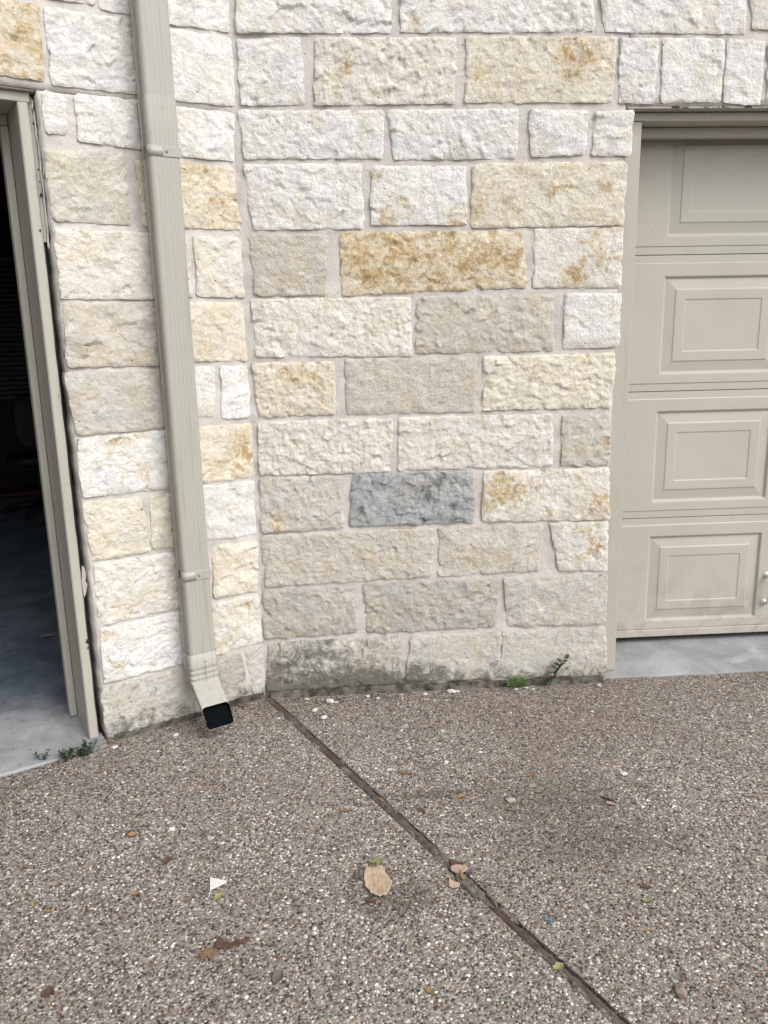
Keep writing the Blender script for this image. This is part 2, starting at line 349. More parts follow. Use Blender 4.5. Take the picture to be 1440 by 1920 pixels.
# ================================================================== STONE WALLS
STONES_A = {
 1: [
  ((0.041,2.601), (0.545,2.604), (0.545,2.404), (0.030,2.402)),
  ((0.580,2.604), (1.230,2.605), (1.241,2.408), (0.577,2.406)),
  ((1.244,2.602), (1.762,2.602), (1.775,2.401), (1.282,2.408)),
  ((1.771,2.602), (2.138,2.604), (2.141,2.420), (1.801,2.416)),
 ],
 2: [
  ((0.034,2.381), (0.238,2.386), (0.246,2.183), (0.031,2.180)),
  ((0.293,2.384), (0.766,2.388), (0.760,2.184), (0.280,2.181)),
  ((0.804,2.391), (1.320,2.389), (1.315,2.187), (0.799,2.187)),
  ((1.334,2.385), (1.470,2.384), (1.462,2.180), (1.338,2.184)),
  ((1.489,2.385), (1.701,2.384), (1.705,2.186), (1.490,2.185)),
  ((1.716,2.382), (1.846,2.376), (1.849,2.175), (1.715,2.183)),
  ((1.865,2.376), (2.050,2.373), (2.052,2.178), (1.869,2.186)),
 ],
 3: [
  ((0.023,2.163), (0.517,2.160), (0.510,2.010), (0.033,2.012)),
  ((0.530,2.161), (0.984,2.163), (0.979,2.008), (0.551,2.004)),
  ((1.023,2.161), (1.229,2.155), (1.223,2.017), (1.034,2.010)),
  ((1.261,2.152), (1.392,2.158), (1.389,2.012), (1.250,2.012)),
 ],
 4: [
  ((0.030,1.991), (0.433,1.990), (0.437,1.779), (0.051,1.780)),
  ((0.472,1.982), (0.798,1.978), (0.808,1.788), (0.462,1.791)),
  ((0.828,1.987), (1.378,1.989), (1.373,1.780), (0.822,1.777)),
 ],
 5: [
  ((0.032,1.762), (0.307,1.759), (0.299,1.553), (0.048,1.556)),
  ((0.354,1.767), (1.009,1.761), (1.025,1.569), (0.353,1.552)),
  ((1.052,1.766), (1.376,1.769), (1.376,1.563), (1.053,1.568)),
 ],
 6: [
  ((0.028,1.541), (0.601,1.539), (0.603,1.332), (0.038,1.342)),
  ((0.626,1.540), (1.124,1.541), (1.130,1.340), (0.624,1.341)),
  ((1.168,1.540), (1.377,1.540), (1.377,1.348), (1.172,1.347)),
 ],
 7: [
  ((0.019,1.318), (0.316,1.315), (0.314,1.126), (0.036,1.122)),
  ((0.359,1.324), (0.844,1.321), (0.838,1.122), (0.361,1.123)),
  ((0.870,1.322), (1.370,1.323), (1.361,1.124), (0.872,1.127)),
 ],
 8: [
  ((0.031,1.102), (0.532,1.102), (0.514,0.902), (0.026,0.905)),
  ((0.556,1.105), (1.135,1.100), (1.141,0.905), (0.545,0.907)),
  ((1.174,1.095), (1.362,1.096), (1.362,0.903), (1.180,0.906)),
 ],
 9: [
  ((0.025,0.891), (0.324,0.890), (0.338,0.689), (0.022,0.682)),
  ((0.374,0.898), (0.831,0.888), (0.840,0.694), (0.354,0.693)),
  ((0.880,0.889), (1.363,0.888), (1.372,0.686), (0.866,0.696)),
 ],
 10: [
  ((0.021,0.667), (0.682,0.672), (0.671,0.480), (0.024,0.465)),
  ((0.701,0.676), (1.112,0.672), (1.100,0.483), (0.700,0.481)),
  ((1.139,0.675), (1.367,0.676), (1.376,0.476), (1.183,0.482)),
 ],
 11: [
  ((0.013,0.448), (0.358,0.449), (0.375,0.259), (0.009,0.247)),
  ((0.402,0.458), (0.944,0.456), (0.923,0.257), (0.415,0.253)),
  ((0.961,0.460), (1.376,0.458), (1.379,0.250), (0.980,0.255)),
 ],
 12: [
  ((0.022,0.226), (0.543,0.234), (0.544,0.031), (0.007,0.026)),
  ((0.590,0.229), (0.950,0.231), (0.941,0.034), (0.564,0.041)),
  ((0.956,0.233), (1.380,0.232), (1.394,0.026), (0.950,0.036)),
 ],
}
STONES_B = {
 1: [
  ((-0.590,2.561), (-0.426,2.584), (-0.429,2.412), (-0.578,2.409)),
  ((-0.408,2.585), (-0.275,2.595), (-0.275,2.406), (-0.410,2.404)),
  ((-0.237,2.598), (0.006,2.621), (0.006,2.404), (-0.245,2.398)),
 ],
 2: [
  ((-0.860,2.376), (-0.593,2.381), (-0.600,2.177), (-0.884,2.187)),
  ((-0.576,2.381), (-0.294,2.386), (-0.295,2.179), (-0.578,2.171)),
  ((-0.230,2.381), (0.012,2.386), (0.014,2.180), (-0.237,2.173)),
 ],
 3: [
  ((-0.609,2.150), (-0.541,2.143), (-0.546,2.039), (-0.612,2.028)),
  ((-0.514,2.152), (-0.280,2.157), (-0.286,2.014), (-0.512,2.019)),
  ((-0.223,2.151), (0.002,2.154), (-0.004,2.003), (-0.230,2.005)),
 ],
 4: [
  ((-0.617,1.985), (-0.380,1.994), (-0.378,1.781), (-0.616,1.781)),
  ((-0.341,1.977), (-0.009,1.980), (0.007,1.781), (-0.334,1.776)),
 ],
 5: [
  ((-0.614,1.755), (-0.283,1.753), (-0.290,1.546), (-0.617,1.548)),
  ((-0.251,1.753), (-0.188,1.750), (-0.186,1.554), (-0.260,1.554)),
  ((-0.165,1.753), (0.001,1.750), (0.005,1.551), (-0.167,1.556)),
 ],
 6: [
  ((-0.614,1.533), (-0.269,1.532), (-0.275,1.325), (-0.620,1.334)),
  ((-0.219,1.531), (-0.007,1.531), (0.001,1.330), (-0.224,1.335)),
 ],
 7: [
  ((-0.631,1.315), (-0.274,1.308), (-0.281,1.111), (-0.612,1.112)),
  ((-0.236,1.312), (-0.123,1.311), (-0.139,1.141), (-0.240,1.136)),
  ((-0.099,1.311), (-0.000,1.307), (0.003,1.122), (-0.107,1.127)),
 ],
 8: [
  ((-0.617,1.097), (-0.272,1.099), (-0.275,0.898), (-0.617,0.901)),
  ((-0.223,1.102), (0.005,1.098), (-0.002,0.900), (-0.227,0.898)),
 ],
 9: [
  ((-0.619,0.881), (-0.425,0.877), (-0.411,0.677), (-0.606,0.680)),
  ((-0.390,0.876), (-0.270,0.880), (-0.274,0.680), (-0.399,0.683)),
  ((-0.216,0.886), (0.003,0.881), (-0.001,0.676), (-0.219,0.683)),
 ],
 10: [
  ((-0.603,0.667), (-0.268,0.654), (-0.270,0.449), (-0.609,0.442)),
  ((-0.176,0.655), (0.002,0.646), (-0.015,0.452), (-0.186,0.457)),
 ],
 11: [
  ((-0.607,0.426), (-0.271,0.432), (-0.274,0.231), (-0.616,0.226)),
  ((-0.196,0.433), (-0.009,0.435), (-0.005,0.242), (-0.200,0.230)),
 ],
 12: [
  ((-0.627,0.205), (-0.267,0.206), (-0.265,0.011), (-0.617,0.006)),
  ((-0.199,0.218), (-0.096,0.213), (-0.072,0.039), (-0.178,0.024)),
  ((-0.076,0.217), (-0.008,0.220), (-0.017,0.024), (-0.052,0.029)),
 ],
}

COL = dict(w=(0.715,0.705,0.68), c=(0.69,0.655,0.595), t=(0.555,0.515,0.455), y=(0.68,0.63,0.535), g=(0.455,0.432,0.388), h=(0.545,0.52,0.472),
           b=(0.395,0.408,0.412), o=(0.67,0.61,0.50), p=(0.585,0.56,0.485))
# (colour key, overall iron staining, splash dirt, local stain patches (x, y, radius, strength))
STY_A = {1: [('w',.1,0,[]),('w',.05,0,[(.05,.1,.12,.4)]),('w',.08,0,[]),('c',.2,0,[])],
 2: [('w',.05,0,[]),('c',.22,0,[(.2,.5,.2,.25)]),('y',.22,0,[(.72,.65,.16,.55),(.1,.4,.08,.4)]),('w',.05,0,[]),('w',.08,0,[]),('w',.05,0,[]),('w',.05,0,[])],
 3: [('w',.10,0,[]),('w',.14,0,[]),('w',.05,0,[]),('w',.06,0,[])],
 4: [('w',.04,0,[]),('w',.12,0,[(.2,.1,.18,.75),(.85,.05,.2,.55),(.05,.8,.08,.5)]),('y',.28,0,[(.1,.5,.15,.2)])],
 5: [('t',.16,0,[(.9,.75,.12,.4)]),('o',.50,0,[(.2,.6,.2,.35),(.62,.5,.15,.3),(.9,.5,.1,.2)]),('c',.22,0,[(.72,.6,.2,.55),(.5,.15,.12,.5)])],
 6: [('c',.16,0,[]),('t',.14,0,[]),('w',.05,0,[])],
 7: [('y',.32,0,[(.65,.7,.15,.35)]),('t',.10,0,[]),('y',.20,0,[])],
 8: [('c',.05,0,[]),('c',.10,0,[]),('t',.20,0,[(.9,.5,.15,.5),(.2,.3,.15,.35)])],
 9: [('h',.14,0,[(.2,.05,.18,.5)]),('b',0,.31,[(.62,.55,.07,.55,'g'),(.72,.85,.06,.5,'g'),(.25,.8,.06,.35,'g'),(.1,.3,.05,.3,'g'),(.85,.2,.08,.3,'g')]),('c',.38,0,[(.12,.6,.12,.5),(.95,.3,.1,.5)])],
 10: [('t',.06,0,[]),('t',.14,0,[(.3,.3,.12,.3)]),('c',.26,0,[(.5,.85,.2,.4),(.8,.5,.1,.4)])],
 11: [('g',.0,.08,[]),('g',.05,.08,[]),('h',.04,.05,[])],
 12: [('h',0,.44,[(.1,.5,.10,.25,'g'),(.6,.15,.14,.40,'g'),(.3,.85,.15,.25,'g'),(.85,.1,.08,.3,'g')]),('h',.05,.20,[(.12,.25,.12,.55,'g'),(.35,.2,.08,.4,'g'),(.8,.5,.06,.2,'g')]),('h',0,.12,[])]}
STY_B = {1: [('w',.1,0,[])]*3,
 2: [('o',.52,0,[(.85,.6,.2,.3)]),('w',.04,0,[]),('w',.05,0,[])],
 3: [('w',.1,0,[]),('w',.03,0,[]),('w',.06,0,[])],
 4: [('p',.06,0,[]),('o',.36,0,[(.75,.8,.2,.3)])],
 5: [('c',.22,0,[]),('c',.1,0,[]),('c',.14,0,[])],
 6: [('t',.20,0,[]),('y',.26,0,[(.6,.1,.2,.2)])],
 7: [('h',.06,0,[]),('w',.1,0,[]),('w',.08,0,[])],
 8: [('w',.27,0,[(.4,.7,.2,.25)]),('o',.34,0,[(.85,.5,.2,.5)])],
 9: [('y',.16,0,[]),('y',.18,0,[]),('w',.05,0,[])],
 10: [('c',.22,0,[]),('y',.26,0,[])],
 11: [('w',.20,0,[(.05,.85,.1,.6),(.15,.3,.1,.4)]),('c',.22,0,[(.75,.8,.15,.4)])],
 12: [('h',.05,.28,[]),('g',.05,.30,[]),('h',0,.05,[])]}

def stone(fr, q, sty, seed, parent, res=0.005, wall='A'):
    """One split-face limestone block: q = TL, TR, BR, BL in (u, z)."""
    rs = np.random.RandomState(seed)
    TL, TR, BR, BL = [np.array(p)+np.array(d)*0.0028 for p, d in zip(q, ((-1,1),(1,1),(1,-1),(-1,-1)))]
    w = 0.5*(np.linalg.norm(TR-TL)+np.linalg.norm(BR-BL)); h = 0.5*(np.linalg.norm(TL-BL)+np.linalg.norm(TR-BR))
    nx = max(8, int(w/res)); ny = max(8, int(h/res))
    # denser towards the edges is not needed: constant spacing
    X, Y = np.meshgrid(np.linspace(0, 1, nx+1), np.linspace(0, 1, ny+1))
    a = X*w; b = Y*h                                        # metric coordinates in the block
    # rounded corners
    r = 0.008+0.010*rs.rand()
    dxl = np.minimum(a, w-a); dyl = np.minimum(b, h-b)
    vx = np.clip(r-dxl, 0, None); vy = np.clip(r-dyl, 0, None)
    inc = (vx > 0) & (vy > 0); l2 = np.sqrt(vx**2+vy**2)+1e-9; k = np.where(inc, np.maximum(vx, vy)/l2, 1.0)
    cw = rs.rand(4)*0.9+0.35                                # each corner differently blunt
    cwt = np.where(Y < .5, np.where(X < .5, cw[0], cw[1]), np.where(X < .5, cw[2], cw[3])); k = 1-(1-k)*np.clip(cwt, 0, 1.1)
    a2 = np.where(inc, np.where(X < .5, r-vx*k, w-r+vx*k), a); b2 = np.where(inc, np.where(Y < .5, r-vy*k, h-r+vy*k), b)
    # ragged outline
    fall = lambda d: np.exp(-d/0.022)
    def edge(t, sd, amp=1.0):
        n_ = fbm(t/0.055, 0*t+sd*3.7, seed+sd, 4, 0.55); chip = np.clip(vnoise(t/0.035, 0*t+sd*9.1, seed+50+sd)-0.35, 0, 1)
        return amp*(0.0050*n_-0.015*chip)
    a3 = a2 - fall(a)*edge(b, 1) + fall(w-a)*edge(b, 2); b3 = b2 - fall(b)*edge(a, 3, .55) + fall(h-b)*edge(a, 4, .55)
    U, V = a3/w, b3/h
    P = (BL[None,None,:]*((1-U)*(1-V))[...,None]+BR[None,None,:]*(U*(1-V))[...,None]+TL[None,None,:]*((1-U)*V)[...,None]+TR[None,None,:]*(U*V)[...,None])
    # split face: tilted facets over soft noise
    ang = rs.rand()*3.14; ca, sa = math.cos(ang), math.sin(ang)
    wx = a+0.010*fbm(a/0.03, b/0.03, seed+5, 3); wy = b+0.010*fbm(a/0.03, b/0.03, seed+6, 3)
    fs_ = (0.00035, 0.0006, 0.0006, 0.0014, 0.0032)[rs.randint(5)]; gs = (fs_/0.0005)**-0.32
    ns = max(12, int(w*h/fs_)); sx = rs.rand(ns)*w; sy = rs.rand(ns)*h; c0 = rs.randn(ns)*0.0009; gx = rs.randn(ns)*0.09*gs; gy = (rs.randn(ns)*0.09-0.03)*gs
    D = (wx.ravel()[:,None]-sx)**2*1.0+((wy.ravel()[:,None]-sy)*1.35)**2; kk = D.argmin(1)
    fac = (c0[kk]+gx[kk]*(wx.ravel()-sx[kk])+gy[kk]*(wy.ravel()-sy[kk])).reshape(a.shape)
    ru, rv = (a*ca+b*sa)/0.050, (-a*sa+b*ca)/0.022
    rf = 0.40+0.75*rs.rand() if sty[0] != 'b' else 1.5
    H = rf*fac + 0.0030*fbm(a/0.09, b/0.07, seed+7, 3)+rf*0.0014*(1-2*np.abs(vnoise(ru, rv, seed+8)))+0.0013*fbm(a/0.014, b/0.011, seed+9, 2, .6)
    de = np.minimum(np.minimum(a, w-a), np.minimum(b, h-b))
    pil = 0.0008+0.0036*rs.rand()
    em = 0.7+0.6*fbm(a/0.06, b/0.06, seed+11, 2)
    H = H + pil*(1-np.exp(-de/0.035)) - np.clip(em, 0.1, 1.6)*0.0030*np.exp(-de/0.0030)
    H = H - 0.001 + rs.rand()*0.004
    s = -H
    v = np.empty((ny+1, nx+1, 3)); base3 = fr[0]
    v[..., 0] = P[...,0]*fr[0][0]+s*fr[1][0]; v[..., 1] = P[...,0]*fr[0][1]+s*fr[1][1]; v[..., 2] = P[...,1]
    V1 = v.reshape(-1, 3); idx = np.arange((ny+1)*(nx+1)).reshape(ny+1, nx+1)
    F = np.stack([idx[:-1,:-1], idx[:-1,1:], idx[1:,1:], idx[1:,:-1]], -1).reshape(-1, 4)
    ring = np.concatenate([idx[0,:-1], idx[:-1,-1], idx[-1,:0:-1], idx[:0:-1,0]])
    rp = V1[ring]; ps = P.reshape(-1, 2)[ring]; cpt = ps.mean(0)
    ps2 = ps+(cpt-ps)*0.012; back = np.empty_like(rp); depth = 0.055
    back[:,0] = ps2[:,0]*fr[0][0]+depth*fr[1][0]; back[:,1] = ps2[:,0]*fr[0][1]+depth*fr[1][1]; back[:,2] = ps2[:,1]
    n0 = len(V1); nr = len(ring); j = np.arange(nr); j2 = (j+1) % nr
    F2 = np.stack([n0+j, n0+nr+j, n0+nr+j2, n0+j2], -1)
    verts = np.vstack([V1, rp, back]); faces = F.tolist()+F2.tolist()
    # colour fields
    key, och, grm, blobs = sty
    bc = np.array(COL[key])*(0.96+0.08*rs.rand()); lf = fbm(X.ravel()*w/0.10, Y.ravel()*h/0.10, seed+12, 3)[:,None]
    base = bc[None,:]*(1+0.05*lf)+np.array((0.010, 0.0, -0.014))*lf
    oc = np.full(X.shape, och)
    gb = [q_ for q_ in blobs if len(q_) == 5]; blobs = [q_ for q_ in blobs if len(q_) == 4]
    for (bx, by, br, k_) in blobs: oc = oc + k_*np.exp(-(((X-bx)*w)**2+((Y-by)*h)**2)/(2*(br*w*0.75)**2))
    zz = P[...,1]
    gr = np.full(X.shape, grm)+0.75*np.clip((0.12-zz)/0.12, 0, 1)*(1.0 if wall == 'A' else 0.6)
    for (bx, by, br, k_, _) in gb: gr = gr + k_*np.exp(-(((X-bx)*w)**2+((Y-by)*h)**2)/(2*(br*w*0.75)**2))
    if wall == 'A': gr = gr+0.12*np.clip((0.45-zz)/0.45, 0, 1)*np.clip((0.9-P[...,0])/0.9, 0, 1)
    ext = lambda arr: np.concatenate([arr.ravel(), arr.ravel()[ring], arr.ravel()[ring]])
    base = np.vstack([base, base[ring]*0.95, base[ring]*0.95])
    return obj('stone', verts, faces, M['stone'], parent, True, None, dict(base=np.clip(base, 0.02, 0.8), ochre=ext(oc), grime=ext(gr)))

def mortar(fr, u0, u1, z0, z1, step, parent, seed, wall, jag=(0,0)):
    nx = max(2, int((u1-u0)/step)); ny = max(2, int((z1-z0)/step))
    X, Z = np.meshgrid(np.linspace(u0, u1, nx+1), np.linspace(z0, z1, ny+1))
    S = 0.0058+0.0040*fbm(X/0.12, Z/0.12, seed, 4)+0.0012*fbm(X/0.02, Z/0.02, seed+3, 2)
    S = np.clip(S, 0.0005, 0.016)
    el = np.zeros_like(X); el[:, 0] = 1; er = np.zeros_like(X); er[:, -1] = 1
    X = X+el*jag[0]*fbm(Z/0.09, Z*0, seed+8, 4)+er*jag[1]*fbm(Z/0.09, Z*0+4, seed+9, 4)
    v = np.stack([X*fr[0][0]+S*fr[1][0], X*fr[0][1]+S*fr[1][1], Z], -1).reshape(-1, 3)
    idx = np.arange((ny+1)*(nx+1)).reshape(ny+1, nx+1)
    F = np.stack([idx[:-1,:-1], idx[:-1,1:], idx[1:,1:], idx[1:,:-1]], -1).reshape(-1, 4)
    ring = np.concatenate([idx[0,:-1], idx[:-1,-1], idx[-1,:0:-1], idx[:0:-1,0]])
    xr = X.ravel()[ring]; zr = Z.ravel()[ring]; nr = len(ring); n0 = len(v)
    bk = np.stack([xr*fr[0][0]+0.115*fr[1][0], xr*fr[0][1]+0.115*fr[1][1], zr], -1)
    j = np.arange(nr); F2 = np.stack([ring[j], n0+j, n0+(j+1) % nr, ring[(j+1) % nr]], -1)
    zz = np.concatenate([Z.ravel(), zr]); xx = np.concatenate([X.ravel(), xr])
    gr = 0.05+0.75*np.clip((0.09-zz)/0.09, 0, 1)+(0.45*np.clip((0.30-zz)/0.30, 0, 1)*np.clip((0.9-xx)/0.5, 0, 1) if wall == 'A' else 0)
    return obj('mortar', np.vstack([v, bk]), F.tolist()+F2.tolist(), M['mortar'], parent, True, None, dict(grime=gr))

wallA = empty('stone_wall', (0.7, 0, 0), 'cream limestone block wall with pale mortar between the corner and the closed garage door', 'wall')
wallB = empty('stone_wall', W(FRAME_B, -0.3, 0, 0), 'angled limestone block wall behind the downspout, beside the open dark garage', 'wall')
mortar(FRAME_A, -0.035, 1.366, -0.04, 3.05, 0.012, wallA, 11, 'A', (0, 0.004))
mortar(FRAME_A, 1.370, 4.95, 2.172, 3.05, 0.03, wallA, 13, 'A')
mortar(FRAME_A, 4.10, 4.95, -0.04, 2.168, 0.04, wallA, 14, 'A')
mortar(FRAME_B, -0.622, 0.030, -0.04, 2.150, 0.012, wallB, 21, 'B', (0.005, 0))
mortar(FRAME_B, -3.9, 0.030, 2.154, 3.05, 0.022, wallB, 22, 'B')
mortar(FRAME_B, -3.9, -3.20, -0.04, 2.150, 0.04, wallB, 23, 'B')
sd = 100
for tab, sty, fr, wl, nm in ((STONES_A, STY_A, FRAME_A, wallA, 'A'), (STONES_B, STY_B, FRAME_B, wallB, 'B')):
    for row, lst in tab.items():
        for i, q in enumerate(lst):
            sd += 1; stone(fr, q, sty[row][i], sd, wl, 0.005, nm)
# courses that run on beyond the picture
rg = random.Random(5)
def course(fr, wl, nm, u0, u1, z0, z1):
    global sd
    u = u0
    while u < u1-0.08:
        w_ = min(rg.uniform(0.22, 0.55), u1-u); 
        if u1-u-w_ < 0.12: w_ = u1-u
        sd += 1; jz = lambda: rg.uniform(-.004, .004)
        stone(fr, ((u+.009, z1+jz()), (u+w_-.009, z1+jz()), (u+w_-.009, z0+jz()), (u+.009, z0+jz())), (rg.choice('wwwccytp'), rg.uniform(0, .25), 0, []), sd, wl, 0.012, nm)
        u += w_
course(FRAME_A, wallA, 'A', 2.150, 4.94, 2.415, 2.605); course(FRAME_A, wallA, 'A', 2.065, 4.94, 2.185, 2.385)
course(FRAME_A, wallA, 'A', 0.02, 4.94, 2.625, 2.81); course(FRAME_A, wallA, 'A', 0.02, 4.94, 2.83, 3.03)
course(FRAME_B, wallB, 'B', -3.88, 0.005, 2.635, 2.81); course(FRAME_B, wallB, 'B', -3.88, 0.005, 2.83, 3.03)
course(FRAME_B, wallB, 'B', -3.88, -0.600, 2.41, 2.61); course(FRAME_B, wallB, 'B', -3.88, -0.890, 2.185, 2.38)
zc = [0.03, 0.245, 0.46, 0.68, 0.90, 1.12, 1.335, 1.55, 1.775, 2.0, 2.165]
for z0, z1 in zip(zc[:-1], zc[1:]):
    course(FRAME_A, wallA, 'A', 4.10, 4.94, z0, z1-0.02); course(FRAME_B, wallB, 'B', -3.88, -3.21, z0, z1-0.02)
# mortar fillet smeared along the foot of the wall
def fillet(fr, u0, u1, parent, seed, size):
    n = int((u1-u0)/0.012); us = np.linspace(u0, u1, n+1); k = np.clip(1+0.75*fbm(us/0.10, us*0, seed, 4), 0.15, 2)
    prof = [(0.016, 0.026), (-0.002, 0.021), (-0.009, 0.012), (-0.020, 0.003), (-0.028, -0.012)]
    m = MB(fr); ids = [[m.pt(u, s*kk*size if s < 0 else s, z*(0.75+0.3*kk)) for u, kk in zip(us, k)] for s, z in prof]
    for a_, b_ in zip(ids[:-1], ids[1:]):
        for i in range(n): m.f.append((a_[i], b_[i], b_[i+1], a_[i+1]))
    o = m.build('mortar_fillet', M['splash'], parent, True)
    at = o.data.attributes.new('grime', 'FLOAT', 'POINT'); nv_ = len(o.data.vertices); at.data.foreach_set('value', (1.05+0.35*fbm(np.arange(nv_) % (n+1)*0.09, np.zeros(nv_), seed+4, 3)).astype(np.float32))
fillet(FRAME_A, 0.02, 1.375, wallA, 31, 0.9); fillet(FRAME_B, -0.60, -0.01, wallB, 32, 0.5)

# ================================================================== CLOSED GARAGE DOOR AND ITS FRAME
DX0, DX1, DS, DZ0, SH = 1.470, 3.970, 0.230, 0.091, 0.533
PW, PZ0, PZ1 = 0.500, 0.067, 0.454
PX = [1.632+0.560*i for i in range(4)]
gd = empty('garage_door', (2.72, DS, DZ0), 'closed greige sectional garage door with rectangular raised panels', 'garage door')
gd['label'] = 'closed greige sectional garage door with rectangular stamped panels, right of the stone wall'
panel_mesh = None
for k in range(4):
    z0 = DZ0+SH*k; m = MB(FRAME_A)
    ub = [DX0]; 
    for p in PX: ub += [p, p+PW]
    ub.append(DX1)
    zb = [(0.0015, 0.022), (0.0015, 0.0035), (0.0295, 0.0030), (0.0335, 0.0), (PZ0, 0.0), (PZ1, 0.0), (0.4995, 0.0), (0.5035, 0.0030), (0.5315, 0.0035), (0.5315, 0.022)]
    ids = [[m.pt(u, DS+d, z0+z) for u in ub] for z, d in zb]
    for r_ in range(len(zb)-1):
        for c_ in range(len(ub)-1):
            if r_ == 4 and c_ % 2 == 1: continue                 # openings filled by the stamped panels
            m.f.append((ids[r_][c_], ids[r_][c_+1], ids[r_+1][c_+1], ids[r_+1][c_]))
    m.quad((DX0, DS+.022, z0+.0015), (DX0, DS+.022, z0+.5315), (DX1, DS+.022, z0+.5315), (DX1, DS+.022, z0+.0015))
    sec = m.build('door_section', M['door'], gd)
    for p in PX:
        if panel_mesh is None:
            prof = [(0,0),(0.004,0.0015),(0.009,0.0095),(0.013,0.0105),(0.050,0.0050),(0.0535,0.0025),(0.0560,0.0018),(0.0905,0.0018),(0.0935,0.0040),(0.0965,0.0046)]
            pm = MB(FRAME_A); rings = []
            for d, dep in prof:
                rings.append([pm.pt(x, DS+dep, z) for x, z in ((p+d, z0+PZ0+d), (p+PW-d, z0+PZ0+d), (p+PW-d, z0+PZ1-d), (p+d, z0+PZ1-d))])
            for a_, b_ in zip(rings[:-1], rings[1:]):
                for i in range(4): pm.f.append((a_[i], a_[(i+1) % 4], b_[(i+1) % 4], b_[i]))
            pm.f.append(tuple(rings[-1]))
            o = pm.build('raised_panel', M['door'], sec); panel_mesh = o.data
        else:
            o = bpy.data.objects.new('raised_panel', panel_mesh); C.objects.link(o); o.parent = sec
            o.location = Vector((p+PW/2, DS+0.00525, z0+PZ0)) - root_loc(sec)
MB().box(DX0, DX1, DS-0.006, DS+0.02, DZ0-0.002, DZ0+0.030).build('bottom_rail', M['door'], gd, bevel=0.003)
MB().box(DX0, DX1, DS+0.004, DS+0.018, DZ0-0.012, DZ0-0.002).build('bottom_seal', M['dark'], gd)
def tube_path(pts, rad, mat, name, parent, n=10):
    v = []; f = []; pts = [Vector(p) for p in pts]
    for i, p in enumerate(pts):
        t = (pts[min(i+1, len(pts)-1)]-pts[max(i-1, 0)]).normalized(); a = t.orthogonal().normalized()
        if abs(t.z) < 0.99: a = t.cross(Vector((0,0,1))).normalized()
        else: a = Vector((1,0,0))
        b = t.cross(a)
        rr = rad[i] if isinstance(rad, (list, tuple)) else rad
        for k in range(n): v.append(tuple(p+(a*math.cos(6.28318*k/n)+b*math.sin(6.28318*k/n))*rr))
    for i in range(len(pts)-1):
        for k in range(n): f.append((i*n+k, i*n+(k+1) % n, (i+1)*n+(k+1) % n, (i+1)*n+k))
    f.append(tuple(range(n))[::-1]); f.append(tuple((len(pts)-1)*n+k for k in range(n)))
    return obj(name, v, f, mat, parent, True)
hp = [(2.166, DS, 0.352), (2.166, DS-.018, 0.352), (2.166, DS-.030, 0.340), (2.166, DS-.034, 0.285), (2.166, DS-.030, 0.235), (2.166, DS-.016, 0.226), (2.166, DS, 0.226)]
hd = tube_path(hp, 0.007, M['white'], 'lift_handle', gd)
for z_ in (0.352, 0.226):
    tube_path([(2.166, DS-.004, z_), (2.166, DS+.001, z_)], 0.014, M['white'], 'handle_foot', hd, 14)

fra = empty('garage_door_frame', (1.40, 0.05, 0), 'greige painted wooden frame around the closed garage door', 'door frame')
MB().box(1.352, 1.444, 0.050, 0.215, 0.022, 2.1325).build('jamb', M['trim'], fra, bevel=0.003)
MB().box(3.996, 4.10, 0.050, 0.215, 0.022, 2.1325).build('jamb', M['trim'], fra, bevel=0.003)
MB().box(1.355, 4.10, 0.052, 0.205, 2.135, 2.1635).build('head', M['trim'], fra, bevel=0.003)
MB().box(1.446, 3.994, 0.140, 0.172, 2.098, 2.1335).build('stop', M['trim'], fra, bevel=0.003)
MB().box(1.446, 1.474, 0.180, 0.224, 0.066, 2.13).build('stop', M['trim'], fra, bevel=0.003)
# steel lintel with caulk and flaking paint under the soldier stones
m = MB(); m.box(1.372, 4.08, 0.006, 0.110, 2.1655, 2.1715); m.build('lintel', M['trimworn'], fra, bevel=0.0015)
rc = random.Random(3)
for i in range(26):
    u = 1.50+rc.random()*0.75; l_ = rc.uniform(.006, .03); b_ = MB(); b_.box(u, u+l_, 0.0035, 0.010, 2.1665+rc.uniform(-.001,.002), 2.1672+rc.uniform(.0015,.004)); b_.build('paint_flake', M['black'] if i % 3 else M['trim'], fra)

# ================================================================== OPEN GARAGE: FRAME, BLIND, CHAIR
frb = empty('garage_door_frame', W(FRAME_B, -0.66, 0.03, 0), 'chipped greige wooden frame of the open garage, left of the stone wall', 'door frame')
def ragged_board(u0, u1, s0, s1, z0, z1, name, mat, seed, amp=0.0015):
    n = int((z1-z0)/0.02); m = MB(FRAME_B); rows = []
    for i in range(n+1):
        z = z0+(z1-z0)*i/n; d = amp*float(fbm(np.array([z/0.12]), np.array([seed*1.3]), seed, 4)[0])
        c = 0.004
        pr = [(u0, s1), (u0, s0+c), (u0+c, s0), (u1-c+d, s0+abs(d)*.3), (u1+d, s0+c), (u1+d*.5, s1)]
        rows.append([m.pt(u, s, z) for u, s in pr])
    for a_, b_ in zip(rows[:-1], rows[1:]):
        for k in range(6): m.f.append((a_[k], a_[(k+1) % 6], b_[(k+1) % 6], b_[k]))
    m.f.append(tuple(rows[0][::-1])); m.f.append(tuple(rows[-1]))
    return m.build(name, mat, frb)
jb = ragged_board(-0.678, -0.646, 0.026, 0.235, 0.016, 2.118, 'jamb', M['trimworn'], 4)
ragged_board(-0.6455, -0.634, 0.052, 0.12, 0.016, 2.118, 'gap_shade_strip', M['dark'], 9, 0.001)  # stands in the gap by the stones, its shade put into the black colour
ragged_board(-0.645, -0.628, 0.045, 0.06, 1.72, 2.14, 'moulding', M['trim'], 5, 0.004)
MB(FRAME_B).box(-0.704, -0.6795, 0.205, 0.245, 0.034, 2.085).build('stop', M['trim'], frb, bevel=0.003)
